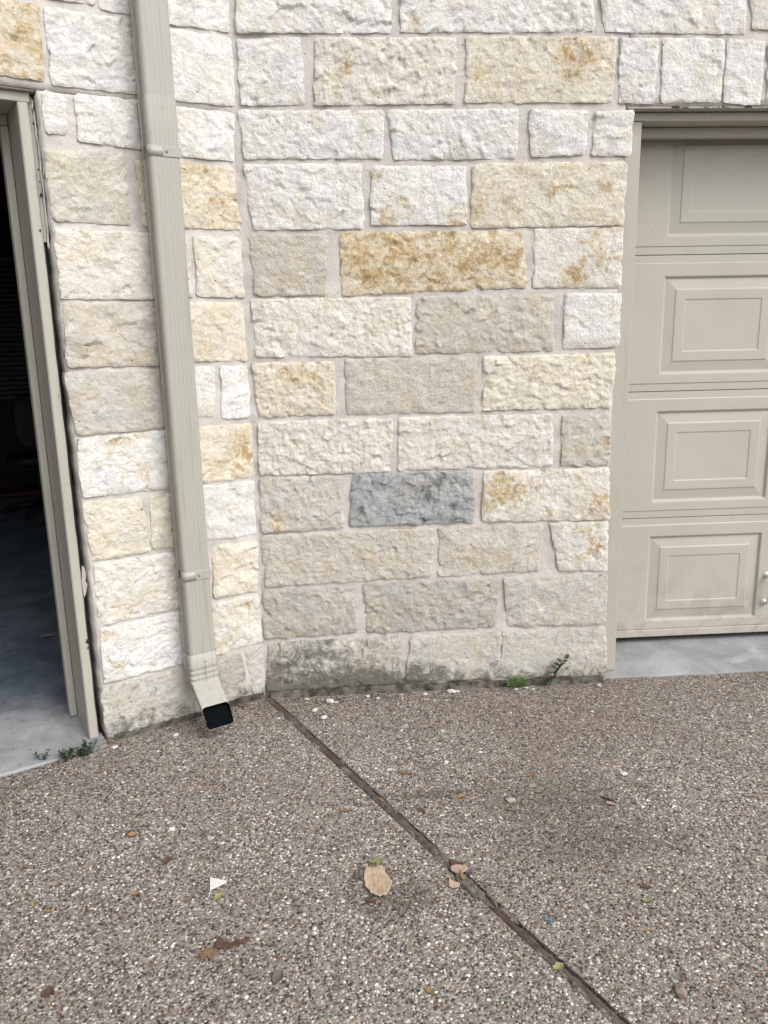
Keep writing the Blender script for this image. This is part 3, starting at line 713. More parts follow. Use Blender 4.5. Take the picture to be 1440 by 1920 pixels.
MB(FRAME_B).box(-3.14, -0.640, 0.030, 0.235, 2.1195, 2.1475).build('head', M['trim'], frb, bevel=0.003)
MB(FRAME_B).box(-3.14, -0.6795, 0.205, 0.245, 2.087, 2.1185).build('stop', M['trim'], frb, bevel=0.003)
MB(FRAME_B).box(-3.14, -0.626, 0.012, 0.110, 2.1485, 2.1535).build('lintel', M['trimworn'], frb, bevel=0.001)
MB(FRAME_B).box(-3.16, -3.12, 0.026, 0.235, 0.016, 2.118).build('jamb', M['trimworn'], frb, bevel=0.003)
# caulk bead, torn splinter and knocked-out dent of the jamb
zs = np.linspace(1.70, 2.13, 40)
cp = [W(FRAME_B, -0.629+0.003*float(vnoise(np.array([z/0.03]), np.array([0.5]), 3)[0])-0.004*(z > 2.10), 0.040, z) for z in zs]
tube_path(cp, [0.0022+0.002*abs(float(vnoise(np.array([z/0.02]), np.array([7.5]), 5)[0])) for z in zs], M['caulk'], 'caulk_bead', frb, 6)
m = MB(FRAME_B)
sp = [(-0.640,.660),(-0.632,.652),(-0.629,.625),(-0.634,.605),(-0.628,.590),(-0.638,.556),(-0.644,.545),(-0.646,.60)]
a_ = [m.pt(u, 0.024, z) for u, z in sp]; b_ = [m.pt(u, 0.030, z) for u, z in sp]; m.f.append(tuple(a_[::-1])); m.f.append(tuple(b_))
for i in range(8): m.f.append((a_[i], a_[(i+1) % 8], b_[(i+1) % 8], b_[i]))
m.build('splinter', M['trim'], frb)
def knot(u, z, r_, parent):
    m = MB(FRAME_B); n = 12; c0 = [m.pt(u+r_*math.cos(i*6.283/n)*(0.7+.2*math.sin(i*2.3)), 0.0245, z+1.35*r_*math.sin(i*6.283/n)*(0.8+.2*math.cos(i*1.7))) for i in range(n)]
    m.f.append(tuple(c0[::-1])); m.build('dent', M['dark'], parent)
knot(-0.649, 0.384, 0.008, jb); knot(-0.653, 1.752, 0.004, jb); knot(-0.650, 0.360, 0.004, jb)
for z_, r_ in ((1.93,.004),(1.895,.003),(1.855,.007),(2.06,.004)): knot(-0.6385, z_, r_, jb)

bw = empty('window_blind', W(FRAME_B, -0.4, 6.12, 0.75), 'grey horizontal slat blind hanging at the back of the dark garage', 'blind')
sm = None
for i in range(28):
    z_ = 0.78+0.0475*i
    if sm is None:
        m = MB(FRAME_B); n = 4
        a_ = [[m.pt(u, 6.085+0.03*k/n, z_+0.030*(1-k/n)-0.004*math.sin(math.pi*k/n)) for k in range(n+1)] for u in (-1.2, 0.42)]
        b_ = [[m.pt(u, 6.085+0.03*k/n, z_+0.030*(1-k/n)-0.004*math.sin(math.pi*k/n)-0.002) for k in range(n+1)] for u in (-1.2, 0.42)]
        for k in range(n): m.f.append((a_[0][k], a_[1][k], a_[1][k+1], a_[0][k+1])); m.f.append((b_[0][k], b_[0][k+1], b_[1][k+1], b_[1][k]))
        o = m.build('slat', M['blind'], bw); sm = o; z_first = z_
    else:
        o = bpy.data.objects.new('slat', sm.data); C.objects.link(o); o.parent = bw; o.location = sm.location+Vector((0, 0, z_-z_first))
MB(FRAME_B).box(-1.22, 0.44, 6.07, 6.12, 2.10, 2.15).build('head_rail', M['blind'], bw, bevel=0.003)

ch = empty('office_chair', W(FRAME_B, -0.12, 3.9, 0.0315), 'black office chair with rounded back inside the dark garage', 'chair')
def rounded_pad(name, fr, cu, cs, cz, wu, hz, th, lean, mat, parent, horiz=False):
    m = MB(fr); n = 24; rings = []
    for d, sc in ((-0.5, 0.86), (-0.32, 0.98), (0.32, 0.98), (0.5, 0.86)):
        r_ = []
        for i in range(n):
            t = 6.28318*i/n; c_, s_ = math.cos(t), math.sin(t); e = 0.62
            x = math.copysign(abs(c_)**e, c_)*wu/2*sc; y = math.copysign(abs(s_)**e, s_)*hz/2*sc
            r_.append(m.pt(cu+x, cs+y, cz+d*th) if horiz else m.pt(cu+x, cs+d*th+y*lean, cz+y))
        rings.append(r_)
    for a_, b_ in zip(rings[:-1], rings[1:]):
        for i in range(n): m.f.append((a_[i], a_[(i+1) % n], b_[(i+1) % n], b_[i]))
    m.f.append(tuple(rings[0][::-1])); m.f.append(tuple(rings[-1])); return m.build(name, mat, parent, True)
rounded_pad('backrest', FRAME_B, -0.12, 3.75, 0.78, 0.36, 0.44, 0.06, 0.10, M['black'], ch)
rounded_pad('seat', FRAME_B, -0.12, 3.98, 0.47, 0.46, 0.44, 0.08, 0, M['black'], ch, True)
tube_path([W(FRAME_B, -0.12, 3.74, 0.66), W(FRAME_B, -0.12, 3.70, 0.50), W(FRAME_B, -0.12, 3.95, 0.42)], 0.018, M['black'], 'back_support', ch, 8)
tube_path([W(FRAME_B, -0.12, 3.98, 0.10), W(FRAME_B, -0.12, 3.98, 0.44)], 0.026, M['black'], 'gas_post', ch, 10)
for i in range(5):
    t = i*6.28318/5+.3; lg = tube_path([W(FRAME_B, -0.12, 3.98, 0.12), W(FRAME_B, -0.12+.28*math.cos(t), 3.98+.28*math.sin(t), 0.085)], [0.022, 0.014], M['black'], 'leg', ch, 8)
    tube_path([W(FRAME_B, -0.135+.28*math.cos(t), 3.98+.28*math.sin(t), 0.057), W(FRAME_B, -0.105+.28*math.cos(t), 3.98+.28*math.sin(t), 0.057)], 0.025, M['black'], 'caster', lg, 10)
rb = empty('storage_bin', W(FRAME_B, -0.25, 4.3, 0.0315), 'low dark red bin on the floor deep inside the garage', 'bin')
m = MB(FRAME_B); m.box(-0.50, -0.06, 4.15, 4.45, 0.0315, 0.15); m.build('bin_body', M['black'], rb, bevel=0.012)
m = MB(FRAME_B); m.box(-0.51, -0.05, 4.14, 4.46, 0.152, 0.185); m.build('lid', M['red'], rb, bevel=0.008)

# ================================================================== DOWNSPOUT
ds = empty('downspout', W(FRAME_B, -0.279, -0.06, 0), 'greige metal downspout with ribbed face running down the angled stone wall', 'downspout')
SU0, SU1, SS0, SS1 = -0.329, -0.230, -0.101, -0.021
def section(groove=True, grow=0.0, cr=0.013):
    """Outline of the rectangular pipe: (u, s) relative to its centre, counter-clockwise seen from above."""
    w2, d2 = (SU1-SU0)/2+grow, (SS1-SS0)/2+grow; pts = []
    def arc(cx, cy, a0): 
        for i in range(5): t = a0+math.pi/2*i/4; pts.append((cx+cr*math.cos(t), cy+cr*math.sin(t)))
    arc(w2-cr, d2-cr, 0); arc(-w2+cr, d2-cr, math.pi/2)
    for f_ in (0.35, 0.65): 
        for dd, dep in ((-.003,0),(0,.0018),(.003,0)): pts.append((-w2+(dep if groove else 0), d2-cr-(2*d2-2*cr)*f_-dd*-1))
    arc(-w2+cr, -d2+cr, math.pi)
    for f_ in (0.22, 0.36, 0.50, 0.64, 0.78):
        for dd, dep in ((-.0028,0),(0,.0015),(.0028,0)): pts.append((-w2+2*w2*f_+dd, -d2+(dep if groove else 0)))
    arc(w2-cr, -d2+cr, -math.pi/2)
    return pts
CU, CS = (SU0+SU1)/2, (SS0+SS1)/2
def sweep(stations, name, mat, parent, groove=True, cap=False, flip=False):
    """stations: (s, z, lean angle, grow). The pipe leans out of the wall by the angle."""
    m = MB(FRAME_B); rings = []
    for s, z, th, gr in stations:
        rings.append([m.pt(CU+u, s+d*math.cos(th), z-d*math.sin(th)) for u, d in section(groove, gr)])
    n = len(rings[0])
    for a_, b_ in zip(rings[:-1], rings[1:]):
        for i in range(n):
            q_ = (a_[i], a_[(i+1) % n], b_[(i+1) % n], b_[i]); m.f.append(q_[::-1] if flip else q_)
    if cap: m.f.append(tuple(rings[0]))
    return m.build(name, mat, parent, True)
sweep([(CS, 3.0, 0, 0), (CS, 2.1495, 0, 0)], 'pipe', M['spout'], ds)
sweep([(CS, 2.153, 0, 0.0018), (CS, 2.150, 0, 0.0022), (CS, 2.02, 0, 0.0004), (CS, 0.262, 0, 0.0)], 'pipe', M['spout'], ds)
def strap(z0, z1):
    st = sweep([(CS, z1, 0, 0.0004), (CS, z1, 0, 0.0016), (CS, z0, 0, 0.0016), (CS, z0, 0, 0.0004)], 'strap', M['spout'], ds, False)
    fs = SS0-0.0017
    MB(FRAME_B).box(CU-0.006, SU1+0.002, fs-0.0012, fs, z0+0.001, z1-0.001).build('tab', M['spout'], st, bevel=0.0006)
    zc_ = (z0+z1)/2
    tube_path([W(FRAME_B, CU+0.006, fs-0.0052, zc_), W(FRAME_B, CU+0.006, fs-0.002, zc_)], 0.0042, M['steel'], 'screw', st, 8)
strap(1.976, 2.009); strap(0.572, 0.606)
elb = [(CS, 0.292, 0, 0.0015), (CS, 0.291, 0, 0.0030), (CS, 0.246, 0, 0.0026)]
th_end = R(53); rb_ = 0.072; nk = 30
for i in range(nk+1):
    th = th_end*i/nk; gr = 0.0012+0.0030*(0.5+0.5*math.cos(2*math.pi*5*i/nk))
    elb.append((CS-rb_*(1-math.cos(th)), 0.242-rb_*math.sin(th), -th, gr))
e0 = elb[-1]
for i in range(1, 5): elb.append((e0[0]-math.sin(th_end)*0.155*i/4, e0[1]-math.cos(th_end)*0.155*i/4, -th_end, 0.0012))
# lean: rotate the cross-section with the path
eo = sweep([(s, z, th, g_) for s, z, th, g_ in elb], 'elbow', M['spout'], ds)
sweep([(CS, 0.24, 0, -0.004), (elb[18][0], elb[18][1], elb[18][2], -0.004), (e0[0], e0[1], -th_end, -0.003)]+[(s, z, th, 0.0004) for s, z, th, g_ in elb[-3:]], 'outlet_shade_skin', M['inside'], eo, True, True, True)  # near-black inner skin: the shade inside the pipe is put into its colour
tube_path([W(FRAME_B, CU+.006, SS0-.007, 0.262), W(FRAME_B, CU+.006, SS0-.002, 0.262)], 0.003, M['steel'], 'screw', eo, 8)
m = MB(FRAME_B)                                                         # folded seam down the face of the elbow
fr_ = [(s, z, th) for s, z, th, g_ in elb[2:]]
for i in range(len(fr_)-1):
    (s0, z0, t0), (s1, z1, t1) = fr_[i], fr_[i+1]; d = SS0-CS-0.0052
    if i > 30: continue
    m.quad((CU+.002, s0+d*math.cos(t0), z0-d*math.sin(t0)), (CU+.005, s0+d*math.cos(t0), z0-d*math.sin(t0)), (CU+.005, s1+d*math.cos(t1), z1-d*math.sin(t1)), (CU+.002, s1+d*math.cos(t1), z1-d*math.sin(t1)))
m.build('seam', M['steel'], eo)

# ================================================================== EXPANSION JOINT IN THE DRIVEWAY
ej = empty('expansion_joint', (J0[0]+JD[0]*.8, J0[1]+JD[1]*.8, -0.02), 'dark weathered wood expansion strip running diagonally across the pebble driveway', 'expansion joint')
def strip(t0, t1, o0, o1, z, name, mat, seed, amp=0.003, zamp=0.003, step=0.012, zlow=-0.05):
    n = max(3, int((t1-t0)/step)); ts = np.linspace(t0, t1, n+1); nw = 6
    v = []; f = []
    for i, t in enumerate(ts):
        taper = min(1, 0.35+i/2.5, 0.35+(n-i)/2.5)
        oc = (o0+o1)/2; hw = (o1-o0)/2*taper
        l_ = oc-hw+amp*float(fbm(np.array([t/0.05]), np.array([1.0]), seed, 3)[0]); r_ = oc+hw+amp*float(fbm(np.array([t/0.05]), np.array([8.0]), seed+2, 3)[0])
        for k in range(nw+1):
            o_ = l_+(r_-l_)*k/nw; x, y = jpt(t, o_); e = abs(k/nw-.5)*2
            v.append((x, y, z+zamp*float(fbm(np.array([t/0.03]), np.array([k*.35]), seed+5, 3)[0])-0.002*e**4))
        x, y = jpt(t, l_-.0005); v.append((x, y, zlow)); x, y = jpt(t, r_+.0005); v.append((x, y, zlow))
    c = nw+3
    for i in range(n):
        for k in range(nw): f.append((i*c+k, i*c+k+1, (i+1)*c+k+1, (i+1)*c+k))
        f.append((i*c, (i+1)*c, (i+1)*c+nw+1, i*c+nw+1)); f.append((i*c+nw, i*c+nw+2, (i+1)*c+nw+2, (i+1)*c+nw))
    f.append(tuple(list(range(nw+1))+[nw+2, nw+1])); f.append(tuple([n*c+k for k in range(nw+1)]+[n*c+nw+2, n*c+nw+1]))
    return obj(name, v, f, mat, ej, True)
strip(-0.015, 9.0, -0.0163, 0.0163, -0.0085, 'soil_fill', M['soil'], 3, 0.0, 0.004, 0.02, -0.08)
for i, (t0, t1, o0, o1, z) in enumerate([(0.0, 0.335, -0.0145, 0.0135, -0.0005), (0.342, 0.80, -0.014, 0.0135, -0.0015), (0.806, 1.225, -0.0145, 0.013, -0.001), (1.40, 1.64, -0.014, 0.006, -0.002),
                                         (1.655, 1.80, -0.010, 0.010, -0.003), (1.82, 2.4, -0.014, 0.009, -0.002), (2.42, 4.9, -0.011, 0.010, -0.002), (4.92, 9.0, -0.011, 0.010, -0.002)]):
    strip(t0, t1, o0, o1, z, 'wood_strip', M['wood'], 40+i, 0.0042, 0.0035)
# broken, lifted end of the strip
bp = strip(1.262, 1.375, -0.026, 0.004, 0.007, 'broken_piece', mat_plain('weathered_wood', (0.13,0.118,0.10), 0.9, 0.45, 70, 0.8), 61, 0.006, 0.006, 0.008, -0.004); bp['label'] = 'broken lifted end of the wood strip'

sr = random.Random(12)
for i in range(26):                                                     # washed-in grit that hides the strip's edges in places
    t = sr.choice((sr.uniform(0.05, 1.2), sr.uniform(1.15, 2.0))); side = sr.choice((-1, -1, 1)); n = 14; L_ = sr.uniform(.03, .10); w_ = sr.uniform(.006, .013); o_ = side*sr.uniform(.009, .016)
    v = [(*jpt(t, o_), 0.0022)]; ph = sr.random()*6
    for q in (0.6, 1.0):
        for j in range(n):
            a = 6.28318*j/n; r_ = q*(0.75+0.3*math.sin(3*a+ph)+0.15*math.sin(7*a+2*ph)); v.append((*jpt(t+L_/2*r_*math.cos(a), o_+w_*r_*math.sin(a)), 0.0016 if q < 1 else -0.006))
    f = [(0, 1+j, 1+(j+1) % n) for j in range(n)]+[(1+j, 1+n+j, 1+n+(j+1) % n, 1+(j+1) % n) for j in range(n)]
    obj('sediment', v, f, M['sediment'], ej, True)

# ================================================================== PEBBLES EXPOSED IN THE DRIVEWAY
def pebbles(side, slab):
    rs = np.random.RandomState(9 if side < 0 else 10); pitch = 0.0083
    xs = np.arange(-1.25, 2.65, pitch); ys = np.arange(-2.02, 0.05, pitch)
    X, Y = np.meshgrid(xs, ys); X = (X+rs.uniform(-.46, .46, X.shape)*pitch).ravel(); Y = (Y+rs.uniform(-.46, .46, Y.shape)*pitch).ravel()
    dj = (X-J0[0])*JN[0]+(Y-J0[1])*JN[1]
    sB = X*NB[0]+Y*NB[1]; uB_ = X*UB[0]+Y*UB[1]
    keep = (dj*side > JW+0.003) & (Y < np.where(X > 1.38, 0.008, -0.028)) & (sB < np.where(uB_ < -0.63, -0.038, -0.018))
    lo = -0.62-0.33*(Y+1.7)/1.7; hi = 1.42+0.95*(Y+1.7)/1.7
    keep &= (X > lo-0.12) & (X < hi+0.12)
    X, Y = X[keep], Y[keep]; n = len(X)
    ra = rs.lognormal(math.log(0.0042), 0.30, n).clip(0.0020, 0.0075); rb = ra*rs.uniform(0.55, 1.0, n); th = rs.rand(n)*6.283
    ht = rs.uniform(0.0002, 0.0017, n)
    w = np.array([p[1] for p in PEB]); pick = rs.choice(len(PEB), n, p=w/w.sum()); col = np.array([p[0] for p in PEB])[pick]*(rs.uniform(0.75, 1.22, n)[:, None])*rs.uniform(.94, 1.06, (n, 3))
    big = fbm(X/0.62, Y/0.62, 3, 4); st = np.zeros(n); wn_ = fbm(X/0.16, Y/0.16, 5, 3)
    for (bx, by, rx_, ry_, k_) in GROUND_STAINS:
        d_ = ((X-bx)/rx_)**2+((Y-by)/ry_)**2+wn_*0.9; q_ = np.clip(1-d_/1.2, 0, 1); st = np.maximum(st, k_*q_*q_*(3-2*q_))
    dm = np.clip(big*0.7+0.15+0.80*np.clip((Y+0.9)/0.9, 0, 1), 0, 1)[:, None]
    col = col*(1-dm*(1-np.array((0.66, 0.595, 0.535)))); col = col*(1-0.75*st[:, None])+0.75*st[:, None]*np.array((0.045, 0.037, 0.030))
    a = np.arange(6)*math.pi/3; jit = rs.uniform(0.8, 1.15, (n, 6))
    cx = np.cos(a)[None, :]*ra[:, None]*jit; cy = np.sin(a)[None, :]*rb[:, None]*jit
    rx = cx*np.cos(th)[:, None]-cy*np.sin(th)[:, None]; ry = cx*np.sin(th)[:, None]+cy*np.cos(th)[:, None]
    v = np.empty((n, 12, 3), dtype=np.float32)
    v[:, :6, 0] = X[:, None]+rx; v[:, :6, 1] = Y[:, None]+ry; v[:, :6, 2] = -0.0006
    tx = rs.uniform(-.25, .25, (n, 1)); v[:, 6:, 0] = X[:, None]+rx*0.62; v[:, 6:, 1] = Y[:, None]+ry*0.62; v[:, 6:, 2] = ht[:, None]+tx*cx*0.4
    fq = []
    base = (np.arange(n)*12)[:, None]
    for i in range(6): fq.append(base+np.array([[i, (i+1) % 6, 6+(i+1) % 6, 6+i]]))
    quads = np.stack(fq, 1).reshape(-1, 4); hexs = base+np.arange(6, 12)[None, :]
    loops = np.concatenate([quads.ravel(), hexs.ravel()]).astype(np.int32)
    nq = len(quads); nh = len(hexs)
    starts = np.concatenate([np.arange(nq)*4, nq*4+np.arange(nh)*6]).astype(np.int32)
    me = bpy.data.meshes.new('exposed_pebbles'); me.vertices.add(n*12); me.vertices.foreach_set('co', v.ravel())
    me.loops.add(len(loops)); me.loops.foreach_set('vertex_index', loops); me.polygons.add(nq+nh); me.polygons.foreach_set('loop_start', starts)
    me.update(calc_edges=True); me.validate(); me.shade_smooth()
    c4 = np.ones((n, 12, 4), dtype=np.float32); c4[:, :, :3] = col[:, None, :]
    at = me.attributes.new('base', 'FLOAT_COLOR', 'POINT'); at.data.foreach_set('color', c4.ravel())
    me.materials.append(M['pebble'])
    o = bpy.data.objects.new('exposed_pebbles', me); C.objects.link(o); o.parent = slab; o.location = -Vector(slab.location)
    tag(o, kind='stuff'); return n
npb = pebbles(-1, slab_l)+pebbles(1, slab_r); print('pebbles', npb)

# ================================================================== FALLEN LEAVES, CHIPS, LITTER
ML = dict(tan=mat_leaf('dry_tan_leaf', (0.37,0.275,0.19), (0.49,0.385,0.285)), green=mat_leaf('pale_green_leaf', (0.16,0.18,0.085), (0.24,0.26,0.14)),
          brown=mat_leaf('brown_leaf', (0.17,0.10,0.06), (0.25,0.155,0.095)), red=mat_leaf('red_brown_leaf', (0.085,0.046,0.035), (0.14,0.078,0.056)),
          orange=mat_leaf('orange_leaf', (0.23,0.135,0.06), (0.32,0.20,0.10)), grey=mat_leaf('grey_leaf', (0.10,0.09,0.075), (0.17,0.155,0.13)),
          yellow=mat_leaf('yellow_leaf', (0.25,0.22,0.09), (0.33,0.29,0.14)), pink=mat_leaf('pinkish_leaf', (0.35,0.24,0.19), (0.42,0.31,0.26)), dgreen=mat_leaf('dark_weed_leaf', (0.025,0.05,0.028), (0.055,0.09,0.05)),
          bright=mat_leaf('bright_weed_leaf', (0.07,0.15,0.03), (0.12,0.22,0.05)))
def leaf_geo(L, wid, shape, curl, bend, seed, n=22):
    """Leaf lying along +x, centred: rows across the blade, lifted edges, real thickness."""
    v = []; f = []; cols = (-1, -0.55, 0, 0.55, 1)
    for i in range(n+1):
        t = i/n
        env = math.sin(math.pi*min(1, max(0, t))**0.85)**0.75 if 0 < t < 1 else 0.0
        for side_i, c in enumerate(cols):
            k = env
            if shape == 'oak': k = env*(0.62+0.38*math.cos(2*math.pi*2.6*t+0.4*(1 if c > 0 else -1)))
            elif shape == 'serrated': k = env**0.6*(0.93+0.09*math.cos(2*math.pi*8*t+c)) 
            elif shape == 'star': k = env**0.5*(0.55+0.45*math.cos(2*math.pi*2.0*t+1.2))
            elif shape == 'torn': k = env**0.7*(0.8+0.35*float(vnoise(np.array([t*5]), np.array([c*3.1]), seed)[0]))
            y = c*max(k, 0.02)*wid/2; x = (t-0.5)*L
            z = curl*wid*(abs(c)**2)*env*(1.0 if c > 0 else 0.6) + bend*L*((t-0.5)*2)**2 + 0.03*wid*float(vnoise(np.array([t*6]), np.array([c*2+seed]), seed)[0]) - (0.02*wid if c == 0 else 0)
            v.append((x, y, z))
    m_ = len(cols)
    for i in range(n):
        for k in range(m_-1): f.append((i*m_+k, (i+1)*m_+k, (i+1)*m_+k+1, i*m_+k+1))
    N = len(v); th = 0.0005
    v += [(x, y, z-th) for x, y, z in v]; f += [tuple(N+q for q in fc[::-1]) for fc in f]
    rim = [i*m_ for i in range(n+1)]+[n*m_+k for k in range(1, m_)]+[i*m_+m_-1 for i in range(n-1, -1, -1)]+[k for k in range(m_-2, 0, -1)]
    for a_, b_ in zip(rim, rim[1:]+rim[:1]): f.append((a_, b_, b_+N, a_+N))
    return v, f
def place(v, x, y, z, rz, pitch=0.0, roll=0.0):
    Mx = Matrix.Translation((x, y, z)) @ Matrix.Rotation(rz, 4, 'Z') @ Matrix.Rotation(pitch, 4, 'Y') @ Matrix.Rotation(roll, 4, 'X')
    return [tuple(Mx @ Vector(p)) for p in v]
def leaf(x, y, L, ang, wid, shape, mat, label, curl=0.18, bend=0.06, lift=None, pitch=0.0, roll=0.0, name='fallen_leaf', seed=1, z0=0.0015, stem=0.0, group='fallen leaves on the driveway', cat='leaf'):
    v, f = leaf_geo(L, wid, shape, curl, bend, seed); v = place(v, x, y, 0, R(ang), pitch, roll)
    mz = min(p[2] for p in v); v = [(p[0], p[1], p[2]-mz+z0) for p in v]
    if not stem:
        o = obj(name, v, f, ML[mat], None, True); return tag(o, label, cat, group)
    e = empty(name, (x, y, z0), label, cat, group); obj('blade', v, f, ML[mat], e, True)
    a = R(ang); bx, by = x-math.cos(a)*L/2, y-math.sin(a)*L/2
    tube_path([(bx+.004*math.cos(a), by+.004*math.sin(a), z0+.004), (bx-stem*.5*math.cos(a+.2), by-stem*.5*math.sin(a+.2), z0+.005), (bx-stem*math.cos(a+.4), by-stem*math.sin(a+.4), z0+.003)], [.0012, .001, .0008], ML[mat], 'stalk', e, 5)
    return e
def poly_leaf(out, mat, label, lift, curl, seed, fold=0.0, sub=3, jag=0.0012):
    """Leaf from its own ragged outline: rings from the middle out, edges curled, real thickness."""
    P = [Vector((x, y)) for x, y in out]; pts = []; rs = random.Random(seed)
    for a_, c_ in zip(P, P[1:]+P[:1]):
        for k in range(sub): pts.append(a_.lerp(c_, k/sub)+Vector((rs.uniform(-1, 1), rs.uniform(-1, 1)))*(jag if k else 0))
    cen = sum(P, Vector((0, 0)))/len(P); n = len(pts); size = max((p-cen).length for p in P); v = [(cen.x, cen.y, 0)]; f = []
    fa_ = rs.random()*6.28; fd = Vector((math.cos(fa_), math.sin(fa_)))
    for r_ in (0.3, 0.6, 0.85, 1.0):
        for p in pts:
            q = cen+(p-cen)*r_; d = (q-cen)/size
            z = size*(curl*d.length**2*(0.6+0.5*math.sin(math.atan2(d.y, d.x)*2+seed))+0.05*float(vnoise(np.array([d.x*2.5]), np.array([d.y*2.5]), seed)[0])+fold*abs(d.dot(fd)))
            v.append((q.x, q.y, z))
    for i_ in range(n): f.append((0, 1+i_, 1+(i_+1) % n))
    for k in range(3):
        for i_ in range(n): f.append((1+k*n+i_, 1+(k+1)*n+i_, 1+(k+1)*n+(i_+1) % n, 1+k*n+(i_+1) % n))
    mz = min(p[2] for p in v); v = [(x, y, z-mz+lift) for x, y, z in v]; N = len(v)
    v += [(x, y, z-0.0006) for x, y, z in v]; f += [tuple(N+q for q in fc[::-1]) for fc in f]
    for i_ in range(n): a_, c_ = 1+3*n+i_, 1+3*n+(i_+1) % n; f.append((a_, a_+N, c_+N, c_))
    return tag(obj('fallen_leaf', v, f, ML[mat], None, True), label, 'leaf', 'fallen leaves on the driveway')
poly_leaf([(0.3872,-1.0795),(0.3981,-1.0879),(0.4089,-1.1179),(0.4204,-1.1564),(0.4106,-1.1828),(0.4029,-1.2043),(0.3925,-1.2003),(0.3835,-1.2056),(0.3743,-1.1964),(0.3595,-1.1849),(0.3571,-1.1689),(0.3467,-1.1589),(0.3456,-1.1310),(0.3490,-1.1028),(0.3530,-1.0838),(0.3707,-1.0854)],
          'tan', 'large curled tan leaf with toothed edge lying on the driveway', 0.004, 0.16, 2, 0.10, 3, 0.003)
poly_leaf([(-0.0444,-1.3319),(-0.0212,-1.3351),(-0.0099,-1.3535),(-0.0125,-1.3601),(-0.0171,-1.3643),(-0.0193,-1.3732),(-0.0243,-1.3738),(-0.0295,-1.3677),(-0.0297,-1.3609),(-0.0347,-1.3559),(-0.0384,-1.3601),(-0.0426,-1.3666),(-0.0479,-1.3661),(-0.0479,-1.3605),(-0.0571,-1.3516),(-0.0458,-1.3457)],
          'brown', 'brown lobed oak leaf touching the red-brown rolled leaf', 0.002, 0.05, 4)
poly_leaf([(-0.0230,-1.3336),(-0.0232,-1.3194),(-0.0151,-1.3009),(-0.0090,-1.3063),(-0.0020,-1.3189),(0.0123,-1.3202),(0.0299,-1.3193),(0.0488,-1.3138),(0.0589,-1.3074),(0.0630,-1.3126),(0.0537,-1.3262),(0.0351,-1.3340),(0.0235,-1.3401),(0.0080,-1.3422),(-0.0064,-1.3398)],
          'red', 'rolled red-brown leaf lying beside the brown oak leaf', 0.003, 0.16, 5)
poly_leaf([(0.3654,-1.0626),(0.3797,-1.0387),(0.3988,-1.0507),(0.4032,-1.0586),(0.3914,-1.0650),(0.3871,-1.0820),(0.3824,-1.0791),(0.3819,-1.0592)], 'green', 'small pale green lobed leaf behind the large tan leaf', 0.004, 0.15, 3)
poly_leaf([(0.5816,-1.0998),(0.5975,-1.0914),(0.6253,-1.1014),(0.6312,-1.1141),(0.6114,-1.1268),(0.5917,-1.1298),(0.5823,-1.1169)], 'pink', 'pinkish dry leaf on top of the litter clump at the joint', 0.006, 0.2, 6)
poly_leaf([(0.5748,-1.1351),(0.5794,-1.1473),(0.5945,-1.1627),(0.5992,-1.1631),(0.5936,-1.1787),(0.5743,-1.1815),(0.5676,-1.1741)], 'tan', 'tan leaf scrap at the front of the litter clump', 0.003, 0.2, 7)
poly_leaf([(0.6087,-1.1134),(0.6124,-1.1306),(0.6168,-1.1523),(0.6094,-1.1586),(0.6022,-1.1439)], 'orange', 'narrow orange leaf curl in the litter clump at the joint', 0.009, 0.3, 8)
poly_leaf([(0.5888,-1.0730),(0.6008,-1.0701),(0.6241,-1.0887),(0.6104,-1.0924),(0.5856,-1.0951)], 'red', 'small rust-red leaf scrap at the back of the litter clump', 0.004, 0.2, 9)
leaf(0.632, -1.128, 0.016, -5, 0.011, 'torn', 'grey', 'tiny dark purple scrap at the right of the litter clump', 0.3, 0.05, seed=10, z0=0.004, name='plastic_scrap', cat='scrap', group='litter on the driveway')
bpy.data.objects['plastic_scrap'].data.materials[0] = mat_plain('purple_plastic', (0.07, 0.03, 0.15), 0.4, 0.2, 40, 0)
